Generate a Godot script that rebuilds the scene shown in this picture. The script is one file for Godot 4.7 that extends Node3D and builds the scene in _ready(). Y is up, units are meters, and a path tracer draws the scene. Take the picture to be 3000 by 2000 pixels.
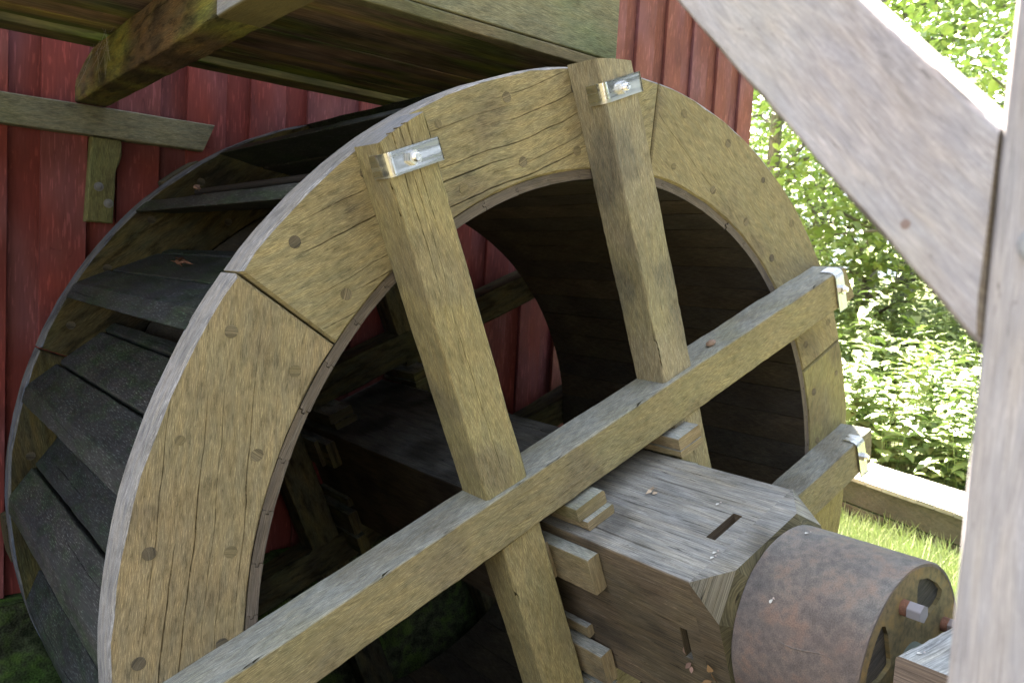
extends Node3D
# A wooden overshot water wheel beside a red boarded mill. Units are metres, the origin is the
# middle of the wheel on the outer face of its near rim; +z points out from the mill wall.

const TILT := deg_to_rad(23.0)
const E1 := Vector3(0.92050, 0.39073, 0.0)
const E2 := Vector3(-0.39073, 0.92050, 0.0)
const GROUND := -0.9
const WALL := -1.7

var na := FastNoiseLite.new()
var nb := FastNoiseLite.new()
var rng := RandomNumberGenerator.new()
var lut := PackedByteArray()
var M := {}
var used := {}


# ---------------------------------------------------------------- mesh builder
class MB:
	var v := PackedVector3Array()
	var n := PackedVector3Array()
	var t := PackedVector2Array()
	var c := PackedColorArray()
	var i := PackedInt32Array()

	func vert(p: Vector3, nn: Vector3, uv: Vector2, col: Color) -> int:
		v.append(p)
		n.append(nn)
		t.append(uv)
		c.append(col)
		return v.size() - 1

	func tri(a: int, b: int, d: int) -> void:
		var g := (v[b] - v[a]).cross(v[d] - v[a])
		if g.dot(n[a] + n[b] + n[d]) > 0.0:
			i.append(a)
			i.append(d)
			i.append(b)
		else:
			i.append(a)
			i.append(b)
			i.append(d)

	func quad(a: int, b: int, d: int, e: int) -> void:
		tri(a, b, d)
		tri(a, d, e)

	func mesh() -> ArrayMesh:
		var m := ArrayMesh.new()
		if i.is_empty():
			return m
		var arr := []
		arr.resize(Mesh.ARRAY_MAX)
		arr[Mesh.ARRAY_VERTEX] = v
		arr[Mesh.ARRAY_NORMAL] = n
		arr[Mesh.ARRAY_TEX_UV] = t
		arr[Mesh.ARRAY_COLOR] = c
		arr[Mesh.ARRAY_INDEX] = i
		m.add_surface_from_arrays(Mesh.PRIMITIVE_TRIANGLES, arr)
		return m


# ---------------------------------------------------------------- naming and tagging
func named(parent: Node, kind: String) -> String:
	var key := str(parent.get_instance_id()) + kind
	var k: int = used.get(key, 0)
	used[key] = k + 1
	return kind if k == 0 else "%s_%03d" % [kind, k]


func put(kind: String, mesh: Mesh, mat: Material, parent: Node = self, at := Transform3D()) -> MeshInstance3D:
	var o := MeshInstance3D.new()
	o.name = named(parent, kind)
	o.mesh = mesh
	o.material_override = mat
	o.transform = at
	parent.add_child(o, true)
	return o


func thing(kind: String, label: String, category: String, at := Vector3.ZERO, group := "") -> Node3D:
	var o := Node3D.new()
	o.name = named(self, kind)
	o.position = at
	add_child(o, true)
	return tag(o, label, category, group)


func tag(o: Node3D, label: String, category: String, group := "") -> Node3D:
	o.set_meta("label", label)
	o.set_meta("category", category)
	if group:
		o.set_meta("group", group)
	return o


func structure(kind: String, mesh: Mesh, mat: Material, label: String) -> MeshInstance3D:
	var o := put(kind, mesh, mat)
	o.set_meta("kind", "structure")
	o.set_meta("label", label)
	return o


# ---------------------------------------------------------------- colour of a weathered surface
# pal: base, top (weathered upper faces), topk, moss, mossk, dark (stain), darkk, vary, off
func shade(p: Vector3, nn: Vector3, pal: Dictionary) -> Color:
	var q: Vector3 = p + pal.get("off", Vector3.ZERO)
	var a := na.get_noise_3dv(q * 2.6)
	var b := nb.get_noise_3dv(q * 6.0)
	var col: Color = pal.base
	var up := smoothstep(0.3, 0.85, nn.y + 0.22 * b)
	col = col.lerp(pal.get("top", col), up * float(pal.get("topk", 0.0)))
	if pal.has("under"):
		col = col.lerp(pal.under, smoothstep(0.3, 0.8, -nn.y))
	var mk: float = pal.get("mossk", 0.0)
	if mk > 0.0:
		col = col.lerp(pal.moss, clampf(smoothstep(-0.15, 0.5, na.get_noise_3dv(q * 1.7 + Vector3(31, 7, 3)) + 0.35 * b) * mk, 0.0, 1.0))
	var dk: float = pal.get("darkk", 0.0)
	if dk > 0.0:
		col = col.lerp(pal.get("dark", Color(0.07, 0.06, 0.05)), clampf(smoothstep(0.12, 0.5, nb.get_noise_3dv(q * 3.2 + Vector3(3, 77, 11)) + 0.25 * a) * dk, 0.0, 1.0))
	var w: float = 1.0 + float(pal.get("vary", 0.25)) * (a * 0.8 + b * 0.6)
	return Color(clampf(col.r * w, 0.0, 0.5) * 2.0, clampf(col.g * w, 0.0, 0.5) * 2.0, clampf(col.b * w, 0.0, 0.5) * 2.0)


func palette(base: Color, more := {}) -> Dictionary:
	var d := {"base": base, "off": Vector3(rng.randf(), rng.randf(), rng.randf()) * 40.0}
	d.merge(more, true)
	return d


# ---------------------------------------------------------------- swept timbers
# A cross-section (points p along the side axis, q along the up axis, counter-clockwise) drawn from a to b.
# o: pal, r (corner radius), step, stride, rough, wear, cracks (number), crack_list [edge, share, s0, s1, width, depth],
# s0f / s1f (axial position at which the end is cut, from the column's place), holes [edge, p0, p1, s0, s1, depth], caps
func sweep(mb: MB, poly: PackedVector2Array, a: Vector3, b: Vector3, up: Vector3, o: Dictionary) -> void:
	var d := (b - a).normalized()
	var length := a.distance_to(b)
	var upv := (up - d * up.dot(d)).normalized()
	var side := d.cross(upv)
	var r: float = o.get("r", 0.004)
	var step: float = o.get("step", 0.03)
	var stride: float = o.get("stride", 0.06)
	var rough: float = o.get("rough", 0.0012)
	var wear: float = o.get("wear", 0.002)
	var turned: bool = o.get("turned", false)
	var pal: Dictionary = o.pal
	var seedv := Vector3(rng.randf(), rng.randf(), rng.randf()) * 50.0
	var uvo := Vector2(rng.randf(), rng.randf()) * 5.0
	var area := 0.0
	for k in poly.size():
		area += poly[k].cross(poly[(k + 1) % poly.size()])
	if area < 0.0:
		poly = poly.duplicate()
		poly.reverse()
	var m := poly.size()
	var cracks: Array = o.get("crack_list", []).duplicate()
	for k in int(o.get("cracks", 0)):
		var s0 := rng.randf_range(-0.1, 0.75) * length
		cracks.append([rng.randi() % m, rng.randf_range(0.15, 0.85), s0, s0 + rng.randf_range(0.15, 0.5) * minf(length, 1.6), rng.randf_range(0.0015, 0.0032), rng.randf_range(0.008, 0.02)])
	var holes: Array = o.get("holes", [])
	# columns: [pos, normal, t, group, kind(0 plain 1 corner 2 crack edge 3 crack floor), crack index, side, edge, along]
	var cols := []
	var t := 0.0
	var group := 0
	for e in m:
		var p0: Vector2 = poly[e]
		var p1 := poly[(e + 1) % m]
		var l := p0.distance_to(p1)
		var tg := (p1 - p0) / l
		var nn := Vector2(tg.y, -tg.x)
		var rr := minf(r, l * 0.3)
		var before := (p0 - poly[(e + m - 1) % m]).normalized()
		var after := (poly[(e + 2) % m] - p1).normalized()
		var r0 := rr if before.cross(tg) > 0.02 else 0.0
		var r1 := rr if tg.cross(after) > 0.02 else 0.0
		var marks := []
		var k0 := maxi(1, int(ceil((l - r0 - r1) / step)))
		for k in k0 + 1:
			marks.append([r0 + (l - r0 - r1) * k / k0, 0, -1, 0])
		for h in holes:
			if h[0] == e:
				marks.append([h[1], 0, -1, 0])
				marks.append([h[2], 0, -1, 0])
		for ci in cracks.size():
			if cracks[ci][0] == e:
				var x := rr + (l - 2.0 * rr) * float(cracks[ci][1])
				for y in marks.duplicate():
					if absf(y[0] - x) < 0.004 and y[1] == 0 and y[0] > r0 + 0.001 and y[0] < l - r1 - 0.001:
						marks.erase(y)
				marks.append([x - 0.00002, 2, ci, -1])
				marks.append([x, 3, ci, 0])
				marks.append([x + 0.00002, 2, ci, 1])
		marks.sort_custom(func(x, y): return x[0] < y[0])
		for k in marks.size():
			var q: Array = marks[k]
			var pos := p0 + tg * float(q[0])
			if q[1] == 2 and q[3] == -1:
				cols.append([pos, nn, t + q[0], group, 0, q[2], -1, e, q[0]])
				group += 1
				cols.append([pos, (nn + tg * 1.5).normalized(), t + q[0], group, 2, q[2], -1, e, q[0], nn])
			elif q[1] == 3:
				cols.append([pos, (nn + tg * 1.5).normalized(), t + q[0], group, 3, q[2], 0, e, q[0], nn])
				group += 1
				cols.append([pos, (nn - tg * 1.5).normalized(), t + q[0], group, 3, q[2], 0, e, q[0], nn])
			elif q[1] == 2:
				cols.append([pos, (nn - tg * 1.5).normalized(), t + q[0], group, 2, q[2], 1, e, q[0], nn])
				group += 1
				cols.append([pos, nn, t + q[0], group, 0, q[2], 1, e, q[0]])
			else:
				cols.append([pos, nn, t + q[0], group, 0, -1, 0, e, q[0]])
		# the worn corner after this edge
		var p2 := poly[(e + 2) % m]
		var tg2 := (p2 - p1).normalized()
		var n2 := Vector2(tg2.y, -tg2.x)
		if tg.cross(tg2) > 0.02:
			cols.append([p1 - (tg - tg2) * rr * 0.28, (nn + n2).normalized(), t + l, group, 1, -1, 0, e, l])
		else:
			group += 1
		t += l
	# close the ring
	var last: Array = cols[0].duplicate()
	last[2] = t
	last[3] = group if cols[cols.size() - 1][4] == 1 else group + 1
	cols.append(last)
	var ns := maxi(2, int(ceil(length / stride)))
	var ss := []
	for k in ns + 1:
		ss.append(float(k) / ns * length)
	for h in holes:
		ss.append(h[3])
		ss.append(h[4])
	ss.sort()
	ns = ss.size() - 1
	var s0f = o.get("s0f")
	var s1f = o.get("s1f")
	var first := PackedInt32Array()
	for ci in cols.size():
		var col: Array = cols[ci]
		var pos: Vector2 = col[0]
		var edge: int = col[7]
		var ea := poly[edge]
		var eb := poly[(edge + 1) % m]
		var etg := (eb - ea).normalized()
		var en := Vector2(etg.y, -etg.x)
		var el := ea.distance_to(eb)
		var fade := smoothstep(0.0, 0.25, float(col[8]) / el) * smoothstep(0.0, 0.25, 1.0 - float(col[8]) / el)
		var base := a + side * pos.x + upv * pos.y
		var c0 := 0.0
		var c1 := length
		if s0f != null:
			c0 = s0f.call(base)
		if s1f != null:
			c1 = s1f.call(base)
		first.append(mb.v.size())
		for k in ns + 1:
			var s: float = ss[k]
			var sa := lerpf(c0, c1, s / length)
			var p2d := pos
			var nn2: Vector2 = col[1]
			var q := base + d * sa
			var nz := na.get_noise_3dv(q * 4.0 + seedv)
			p2d += en * nz * rough * (0.0 if not holes.is_empty() else 1.0)
			if cols[ci][4] == 1:
				var w := absf(nb.get_noise_3dv(q * 9.0 + seedv)) * 1.6 + maxf(0.0, nz) * 1.2
				p2d -= (col[1] as Vector2) * w * wear
			elif holes.is_empty():
				p2d += etg * fade * 0.012 * na.get_noise_3dv(Vector3(s * 1.6, float(edge) * 9.0, pos.x + pos.y) + seedv)
			if col[5] >= 0:
				var cr: Array = cracks[col[5]]
				var x := (s - float(cr[2])) / maxf(0.01, float(cr[3]) - float(cr[2]))
				var open := 0.0
				if x > 0.0 and x < 1.0:
					open = pow(sin(PI * x), 0.6) * (0.75 + 0.5 * absf(nb.get_noise_2d(s * 20.0, seedv.x)))
				p2d += etg * float(cr[4]) * 0.5 * open * float(col[6])
				p2d += etg * 0.0016 * nb.get_noise_2d(s * 22.0, seedv.y * 3.0 + col[5] * 5.0)
				if col[4] == 3:
					p2d -= en * float(cr[5]) * open
				if col[4] >= 2:
					nn2 = (en).lerp(nn2, clampf(open * 3.0, 0.0, 1.0)).normalized()
			var p := a + side * p2d.x + upv * p2d.y + d * sa
			var wet: float = lerpf(1.0, 0.5, smoothstep(0.06, -0.12, p.z)) if o.has("wet") else 1.0  # inside the wheel, interior shade and damp wood are both put into the colour
			var nw := (side * nn2.x + upv * nn2.y).normalized()
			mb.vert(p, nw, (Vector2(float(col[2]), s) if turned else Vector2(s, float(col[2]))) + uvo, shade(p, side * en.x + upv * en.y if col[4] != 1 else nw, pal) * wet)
	for ci in cols.size() - 1:
		if cols[ci][3] != cols[ci + 1][3]:
			continue
		var f0 := first[ci]
		var f1 := first[ci + 1]
		for k in ns:
			var skip := false
			for h in holes:
				var mid: float = (float(cols[ci][8]) + float(cols[ci + 1][8])) * 0.5
				if cols[ci][7] == h[0] and cols[ci + 1][7] == h[0] and mid > h[1] and mid < h[2] and ss[k] >= h[3] - 1e-5 and ss[k + 1] <= h[4] + 1e-5:
					skip = true
			if not skip:
				mb.quad(f0 + k, f1 + k, f1 + k + 1, f0 + k + 1)
	# mortise holes
	for h in holes:
		var ea := poly[h[0]]
		var eb := poly[(int(h[0]) + 1) % m]
		var etg := (eb - ea).normalized()
		var en := Vector2(etg.y, -etg.x)
		var cs := []
		for x in [[h[1], h[3]], [h[2], h[3]], [h[2], h[4]], [h[1], h[4]]]:
			var p2 := ea + etg * float(x[0])
			cs.append(a + side * p2.x + upv * p2.y + d * float(x[1]))
		var inn := -(side * en.x + upv * en.y)
		var mid3: Vector3 = (cs[0] + cs[2]) * 0.5
		for k in 4:
			var x0: Vector3 = cs[k]
			var x1: Vector3 = cs[(k + 1) % 4]
			var nw := (mid3 - (x0 + x1) * 0.5).normalized()
			var cc := shade(x0, nw, pal) * 0.9
			var i0 := mb.vert(x0, nw, Vector2(0, 0), cc)
			var i1 := mb.vert(x1, nw, Vector2(0.1, 0), cc)
			var i2 := mb.vert(x1 + inn * float(h[5]), nw, Vector2(0.1, 0.1), cc)
			var i3 := mb.vert(x0 + inn * float(h[5]), nw, Vector2(0, 0.1), cc)
			mb.quad(i0, i1, i2, i3)
		var ff := []
		for k in 4:
			ff.append(mb.vert(cs[k] + inn * float(h[5]), -inn, Vector2(k * 0.03, 0), shade(cs[k], -inn, pal)))
		mb.quad(ff[0], ff[1], ff[2], ff[3])
	# end caps
	if o.get("caps", true):
		for e in 2:
			var nn3 := -d if e == 0 else d
			var ring := PackedVector2Array()
			var ids := PackedInt32Array()
			for ci in cols.size() - 1:
				if ci > 0 and (cols[ci][0] as Vector2).distance_to(cols[ci - 1][0]) < 0.0005:
					continue
				var p := mb.v[first[ci] + (0 if e == 0 else ns)]
				var rel := p - a
				ring.append(Vector2(rel.dot(side), rel.dot(upv)))
				ids.append(mb.vert(p, nn3, Vector2(rel.dot(side) * 0.5, rel.dot(upv)) + uvo, shade(p, nn3, o.get("cap_pal", pal))))
			var tr := Geometry2D.triangulate_polygon(ring)
			if tr.is_empty():
				for k in range(1, ids.size() - 1):
					mb.tri(ids[0], ids[k], ids[k + 1])
			else:
				for k in range(0, tr.size(), 3):
					mb.tri(ids[tr[k]], ids[tr[k + 1]], ids[tr[k + 2]])


func rect(p0: float, p1: float, q0: float, q1: float) -> PackedVector2Array:
	return PackedVector2Array([Vector2(p0, q0), Vector2(p1, q0), Vector2(p1, q1), Vector2(p0, q1)])


func timber(a: Vector3, b: Vector3, up: Vector3, w: float, h: float, o: Dictionary) -> ArrayMesh:
	var mb := MB.new()
	sweep(mb, rect(-w * 0.5, w * 0.5, -h * 0.5, h * 0.5), a, b, up, o)
	return mb.mesh()


# ---------------------------------------------------------------- slabs cut from an outline
# Outline in the plane of xf (x along the grain, y across), front face at z = 0, back at -thick.
# The front is parted along the grain so that real checks (V grooves) can open in it.
# o: pal, edge_pal, cracks [[v, u0, u1, width, depth, slope]], cell_u, cell_v, chamfer, warp
func slab(mb: MB, outline: PackedVector2Array, xf: Transform3D, thick: float, o: Dictionary) -> void:
	var pal: Dictionary = o.pal
	var epal: Dictionary = o.get("edge_pal", pal)
	var ch: float = o.get("chamfer", 0.004)
	var warp: float = o.get("warp", 0.012)
	var uvo := Vector2(rng.randf(), rng.randf()) * 5.0
	var ws := rng.randf() * 100.0
	if Geometry2D.is_polygon_clockwise(outline):
		outline = outline.duplicate()
		outline.reverse()
	var m := outline.size()
	var inset := PackedVector2Array()
	var enorm := []
	for k in m:
		var tg := (outline[(k + 1) % m] - outline[k]).normalized()
		enorm.append(Vector2(tg.y, -tg.x))
	for k in m:
		var n0: Vector2 = enorm[(k + m - 1) % m]
		var n1: Vector2 = enorm[k]
		var nn := (n0 + n1).normalized()
		var q := outline[k]
		var w := 1.0 + 0.7 * nb.get_noise_2d(q.x * 14.0 + ws, q.y * 14.0)
		inset.append(q - nn * ch * w / maxf(0.5, nn.dot(n1)))
	var lo := outline[0]
	var hi := outline[0]
	for q in outline:
		lo = lo.min(q)
		hi = hi.max(q)
	var nu := maxi(1, int(ceil((hi.x - lo.x) / float(o.get("cell_u", 0.06)))))
	var us := []
	for k in nu + 1:
		us.append(lo.x + (hi.x - lo.x) * k / nu)
	var cracks: Array = o.get("cracks", [])
	var vs := []
	var nv := maxi(1, int(ceil((hi.y - lo.y + 0.1) / float(o.get("cell_v", 0.03)))))
	for k in nv + 1:
		var x := lo.y - 0.05 + (hi.y - lo.y + 0.1) * k / nv
		var near := false
		for cr in cracks:
			near = near or absf(cr[0] - x) < 0.006
		if not near:
			vs.append([x, -1, 0])
	for ci in cracks.size():
		vs.append([float(cracks[ci][0]) - 0.0001, ci, -1])
		vs.append([float(cracks[ci][0]), ci, 0])
		vs.append([float(cracks[ci][0]) + 0.0001, ci, 1])
	vs.sort_custom(func(x, y): return x[0] < y[0])
	# grid of warped points with depth
	var pts := []
	var dep := []
	for row in vs:
		var pr := PackedVector2Array()
		var dr := PackedFloat32Array()
		for u in us:
			var y: float = row[0] + warp * na.get_noise_2d(u * 1.5 + ws, float(row[0]) * 1.2) + float(o.get("slope", 0.0)) * u
			var h := 0.0
			if row[1] >= 0:
				var cr: Array = cracks[row[1]]
				var x: float = (u - float(cr[1])) / (float(cr[2]) - float(cr[1]))
				if x > 0.0 and x < 1.0:
					var open := pow(sin(PI * x), 0.5) * (0.7 + 0.6 * absf(nb.get_noise_2d(u * 18.0, ws + row[1] * 7.0)))
					y += float(cr[3]) * 0.42 * open * float(row[2])
					if row[2] == 0:
						h = float(cr[4]) * open
				y += 0.0022 * nb.get_noise_2d(u * 16.0, ws + row[1] * 13.0)
			pr.append(Vector2(u, y))
			dr.append(h)
		pts.append(pr)
		dep.append(dr)
	var nz := xf.basis.z.normalized()
	for k in vs.size() - 1:
		var iscrack: bool = vs[k][1] >= 0 and vs[k + 1][1] == vs[k][1]
		for j in nu:
			var a2: Vector2 = pts[k][j]
			var b2: Vector2 = pts[k][j + 1]
			var c2: Vector2 = pts[k + 1][j + 1]
			var d2: Vector2 = pts[k + 1][j]
			if c2.y - b2.y < 0.00002 and d2.y - a2.y < 0.00002:
				continue
			var got := Geometry2D.intersect_polygons(PackedVector2Array([a2, b2, c2, d2]), inset)
			for poly in got:
				if poly.size() < 3:
					continue
				var ids := PackedInt32Array()
				for q in poly:
					var uu := clampf((q.x - a2.x) / (b2.x - a2.x), 0.0, 1.0)
					var vlo := lerpf(a2.y, b2.y, uu)
					var vhi := lerpf(d2.y, c2.y, uu)
					var vv := clampf((q.y - vlo) / maxf(1e-6, vhi - vlo), 0.0, 1.0)
					var h := lerpf(lerpf(dep[k][j], dep[k][j + 1], uu), lerpf(dep[k + 1][j], dep[k + 1][j + 1], uu), vv)
					var p := xf * Vector3(q.x, q.y, -h)
					var nn := nz
					if iscrack and (h > 0.0005 or dep[k][j] + dep[k + 1][j] + dep[k][j + 1] + dep[k + 1][j + 1] > 0.002):
						nn = (nz + xf.basis.y.normalized() * (1.0 if vs[k][2] == -1 else -1.0) * 1.5).normalized()
					ids.append(mb.vert(p, nn, Vector2(q.x, lerpf(vs[k][0], vs[k + 1][0], vv)) + uvo, shade(p, nz, pal)))
				var tr := Geometry2D.triangulate_polygon(poly)
				for x in range(0, tr.size(), 3):
					mb.tri(ids[tr[x]], ids[tr[x + 1]], ids[tr[x + 2]])
	# chamfer, walls and back
	var run := 0.0
	for k in m:
		var k1 := (k + 1) % m
		var l := outline[k].distance_to(outline[k1])
		var n0: Vector2 = enorm[k]
		var na0: Vector2 = n0
		var na1: Vector2 = n0
		if n0.dot(enorm[(k + m - 1) % m]) > 0.85:
			na0 = (n0 + enorm[(k + m - 1) % m]).normalized()
		if n0.dot(enorm[k1]) > 0.85:
			na1 = (n0 + enorm[k1]).normalized()
		var w0 := (xf.basis * Vector3(na0.x, na0.y, 0)).normalized()
		var w1 := (xf.basis * Vector3(na1.x, na1.y, 0)).normalized()
		var along_u := absf(n0.x)
		var prev0 := -1
		var prev1 := -1
		var zs := [[inset, 0.0, 1], [outline, -ch, 1], [outline, -ch, 0], [outline, -thick * 0.5, 0], [outline, -thick, 0]]
		for z in zs.size():
			var src: PackedVector2Array = zs[z][0]
			var p0: Vector3 = xf * Vector3(src[k].x, src[k].y, zs[z][1])
			var p1: Vector3 = xf * Vector3(src[k1].x, src[k1].y, zs[z][1])
			var m0 := (w0 + nz * (0.7 if zs[z][2] == 1 else 0.0)).normalized()
			var m1 := (w1 + nz * (0.7 if zs[z][2] == 1 else 0.0)).normalized()
			var uv0 := Vector2(run, float(zs[z][1])) if along_u < 0.75 else Vector2(float(zs[z][1]) * 0.4, run)
			var uv1 := Vector2(run + l, float(zs[z][1])) if along_u < 0.75 else Vector2(float(zs[z][1]) * 0.4, run + l)
			var use: Dictionary = epal if outline[k].length() + outline[k1].length() > o.get("edge_from", 0.0) else pal
			var i0 := mb.vert(p0, m0, uv0 + uvo, shade(p0, w0, use))
			var i1 := mb.vert(p1, m1, uv1 + uvo, shade(p1, w1, use))
			if z > 0 and z != 2:
				mb.quad(prev0, prev1, i1, i0)
			prev0 = i0
			prev1 = i1
		run += l
	var back := PackedInt32Array()
	for q in outline:
		var p := xf * Vector3(q.x, q.y, -thick)
		back.append(mb.vert(p, -nz, q + uvo, shade(p, -nz, pal)))
	var tb := Geometry2D.triangulate_polygon(outline)
	for x in range(0, tb.size(), 3):
		mb.tri(back[tb[x]], back[tb[x + 1]], back[tb[x + 2]])


# turned shapes round the axis of xf (its y axis); profile points are (radius, height)
func lathe(mb: MB, prof: PackedVector2Array, xf: Transform3D, seg: int, pal: Dictionary, bumpy := 0.0) -> void:
	var uvo := Vector2(rng.randf(), rng.randf())
	var run := 0.0
	for k in prof.size() - 1:
		var d := prof[k + 1] - prof[k]
		if d.length() < 1e-6:
			continue
		var nn := Vector2(d.y, -d.x).normalized()
		var rows := maxi(1, int(ceil(d.length() / 0.04))) if bumpy > 0.0 else 1
		var base := mb.v.size()
		for j in rows + 1:
			var q := prof[k] + d * j / rows
			for s in seg + 1:
				var t := TAU * s / seg
				var dir := Vector3(cos(t), 0, sin(t))
				var loc := dir * q.x + Vector3(0, q.y, 0)
				if bumpy > 0.0:
					var tw := Vector3(cos(t), 0, sin(t)) * q.x
					loc += (dir * nn.x + Vector3(0, nn.y, 0)) * bumpy * na.get_noise_3dv((tw + Vector3(0, q.y, 0)) * 14.0)
				var p := xf * loc
				var w := (xf.basis * (dir * nn.x + Vector3(0, nn.y, 0))).normalized()
				mb.vert(p, w, Vector2(t * maxf(q.x, 0.02), run + d.length() * j / rows) + uvo, shade(p, w, pal))
		for j in rows:
			for s in seg:
				var i0 := base + j * (seg + 1) + s
				mb.quad(i0, i0 + 1, i0 + seg + 2, i0 + seg + 1)
		run += d.length()


func axis(at: Vector3, y: Vector3) -> Transform3D:
	var yy := y.normalized()
	var x := yy.cross(Vector3(0, 0, 1) if absf(yy.z) < 0.9 else Vector3(1, 0, 0)).normalized()
	return Transform3D(Basis(x, yy, x.cross(yy)), at)


func tube(mb: MB, path: PackedVector3Array, radii: PackedFloat32Array, seg: int, pal: Dictionary) -> void:
	var base := mb.v.size()
	for k in path.size():
		var d := (path[mini(k + 1, path.size() - 1)] - path[maxi(k - 1, 0)]).normalized()
		var x := d.cross(Vector3(0.31, 0.2, 0.93)).normalized()
		var y := d.cross(x)
		for s in seg + 1:
			var t := TAU * s / seg
			var w := x * cos(t) + y * sin(t)
			var p := path[k] + w * radii[k]
			mb.vert(p, w, Vector2(k * 0.1, t * radii[k]), shade(p, w, pal))
	for k in path.size() - 1:
		for s in seg:
			var i0 := base + k * (seg + 1) + s
			mb.quad(i0, i0 + 1, i0 + seg + 2, i0 + seg + 1)


# ---------------------------------------------------------------- textures
func noise_bytes(w: int, h: int, s: int, freq: float, octaves: int, to := Vector2i(1024, 1024)) -> PackedByteArray:
	var n := FastNoiseLite.new()
	n.seed = s
	n.noise_type = FastNoiseLite.TYPE_SIMPLEX_SMOOTH
	n.frequency = freq
	n.fractal_octaves = octaves
	var im := n.get_seamless_image(w, h)
	im.convert(Image.FORMAT_L8)
	if Vector2i(w, h) != to:
		im.resize(to.x, to.y, Image.INTERPOLATE_CUBIC)
	return im.get_data()


func tex(data: PackedByteArray, size: int) -> ImageTexture:
	var im := Image.create_from_data(size, size, false, Image.FORMAT_RGB8, data)
	return ImageTexture.create_from_image(im)


func tex_l(data: PackedByteArray, size: int) -> ImageTexture:
	var im := Image.create_from_data(size, size, false, Image.FORMAT_L8, data)
	return ImageTexture.create_from_image(im)


# Wood: the grain runs along u. Mean linear value about 0.5; vertex colours carry the wood's own colour.
# k: fine, broad, spot (dark blotches), fleck (pale flecks), check (hairline checks), warm, algae
func wood(s: int, k: Dictionary, relief: float, rough: float, scale: Vector2) -> StandardMaterial3D:
	var size: int = k.get("size", 1024)
	var to := Vector2i(size, size)
	var fine := noise_bytes(size / int(k.get("long", 5)), size, s, 0.15, 3, to)
	var broad := noise_bytes(size / 16, size / 4, s + 1, 0.05, 3, to)
	var blot := noise_bytes(size / 4, size / 2, s + 2, 0.02, 4, to)
	var speck := noise_bytes(size / 5, size, s + 3, 0.17, 2, to)
	var crack := noise_bytes(size / 32, size / 2, s + 4, 0.06, 2, to)
	var mask := noise_bytes(size / 8, size / 4, s + 5, 0.04, 2, to)
	var out := PackedByteArray()
	out.resize(size * size * 3)
	var hh := PackedByteArray()
	hh.resize(size * size)
	var kf: float = k.get("fine", 0.3) / 128.0
	var kb: float = k.get("broad", 0.2) / 128.0
	var ks: float = k.get("spot", 0.4)
	var st: float = k.get("spot_at", 150.0)
	var kl: float = k.get("fleck", 0.2)
	var mean: float = k.get("mean", 0.5)
	var kc: float = k.get("check", 0.6)
	var kw: float = k.get("warm", 0.12) / 128.0
	var ka: float = k.get("algae", 0.0)
	for p in size * size:
		var f := fine[p] - 128
		var b := broad[p] - 128
		var l := 1.0 + kf * f + kb * b
		var h := 128.0 + 0.55 * f + 0.2 * b
		var sp := blot[p] + (speck[p] - 128) * 0.5 + (fine[p] - 128) * 0.3 - st
		if sp > 0.0:
			l *= 1.0 - ks * minf(1.0, sp / 55.0)
		var fl := speck[p] + (fine[p] - 128) * 0.5 - 178.0
		if fl > 0.0:
			l += kl * minf(1.0, fl / 22.0)
		var cr := absi(crack[p] - 128)
		if cr < 4 and mask[p] > 140:
			var x := (4 - cr) * 0.25 * minf(1.0, (mask[p] - 140) / 20.0)
			l *= 1.0 - kc * x
			h -= 90.0 * x * kc
		l = clampf(l, 0.08, 0.95 / mean) * mean
		var w := kw * (b + 0.5 * (mask[p] - 128))
		var g := 0.0
		if ka > 0.0:
			g = ka * clampf((mask[p] * 0.6 + blot[p] * 0.4 - 120.0) / 50.0, 0.0, 1.0)
		out[p * 3] = lut[clampi(int(l * (1.0 + w - g * 0.55) * 255.0), 0, 255)]
		out[p * 3 + 1] = lut[clampi(int(l * (1.0 + w * 0.25 + g * 0.15) * 255.0), 0, 255)]
		out[p * 3 + 2] = lut[clampi(int(l * (1.0 - w - g * 0.6) * 255.0), 0, 255)]
		hh[p] = clampi(int(h), 0, 255)
	return surface(tex(out, size), tex_l(hh, size), relief, rough, scale)


# Blotchy stuff without grain. tones: three linear multipliers (dark, mean, light) as colours
func mottle(s: int, tones: Array, grainy: float, relief: float, rough: float, scale: Vector2, size := 512) -> StandardMaterial3D:
	var a := noise_bytes(size, size, s, 0.008, 5, Vector2i(size, size))
	var b := noise_bytes(size, size, s + 1, 0.03, 4, Vector2i(size, size))
	var c := noise_bytes(size, size, s + 2, 0.2, 2, Vector2i(size, size))
	var out := PackedByteArray()
	out.resize(size * size * 3)
	var hh := PackedByteArray()
	hh.resize(size * size)
	for p in size * size:
		var x := clampf((a[p] - 128) / 90.0 + (b[p] - 128) / 160.0, -1.0, 1.0)
		var col: Color = (tones[1] as Color).lerp(tones[0] if x < 0.0 else tones[2], absf(x))
		var l := 1.0 + grainy * (c[p] - 128) / 128.0 + 0.5 * grainy * (b[p] - 128) / 128.0
		out[p * 3] = lut[clampi(int(col.r * l * 127.0), 0, 255)]
		out[p * 3 + 1] = lut[clampi(int(col.g * l * 127.0), 0, 255)]
		out[p * 3 + 2] = lut[clampi(int(col.b * l * 127.0), 0, 255)]
		hh[p] = clampi(int(128.0 + (c[p] - 128) * 0.4 + (b[p] - 128) * 0.5), 0, 255)
	return surface(tex(out, size), tex_l(hh, size), relief, rough, scale)


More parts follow.
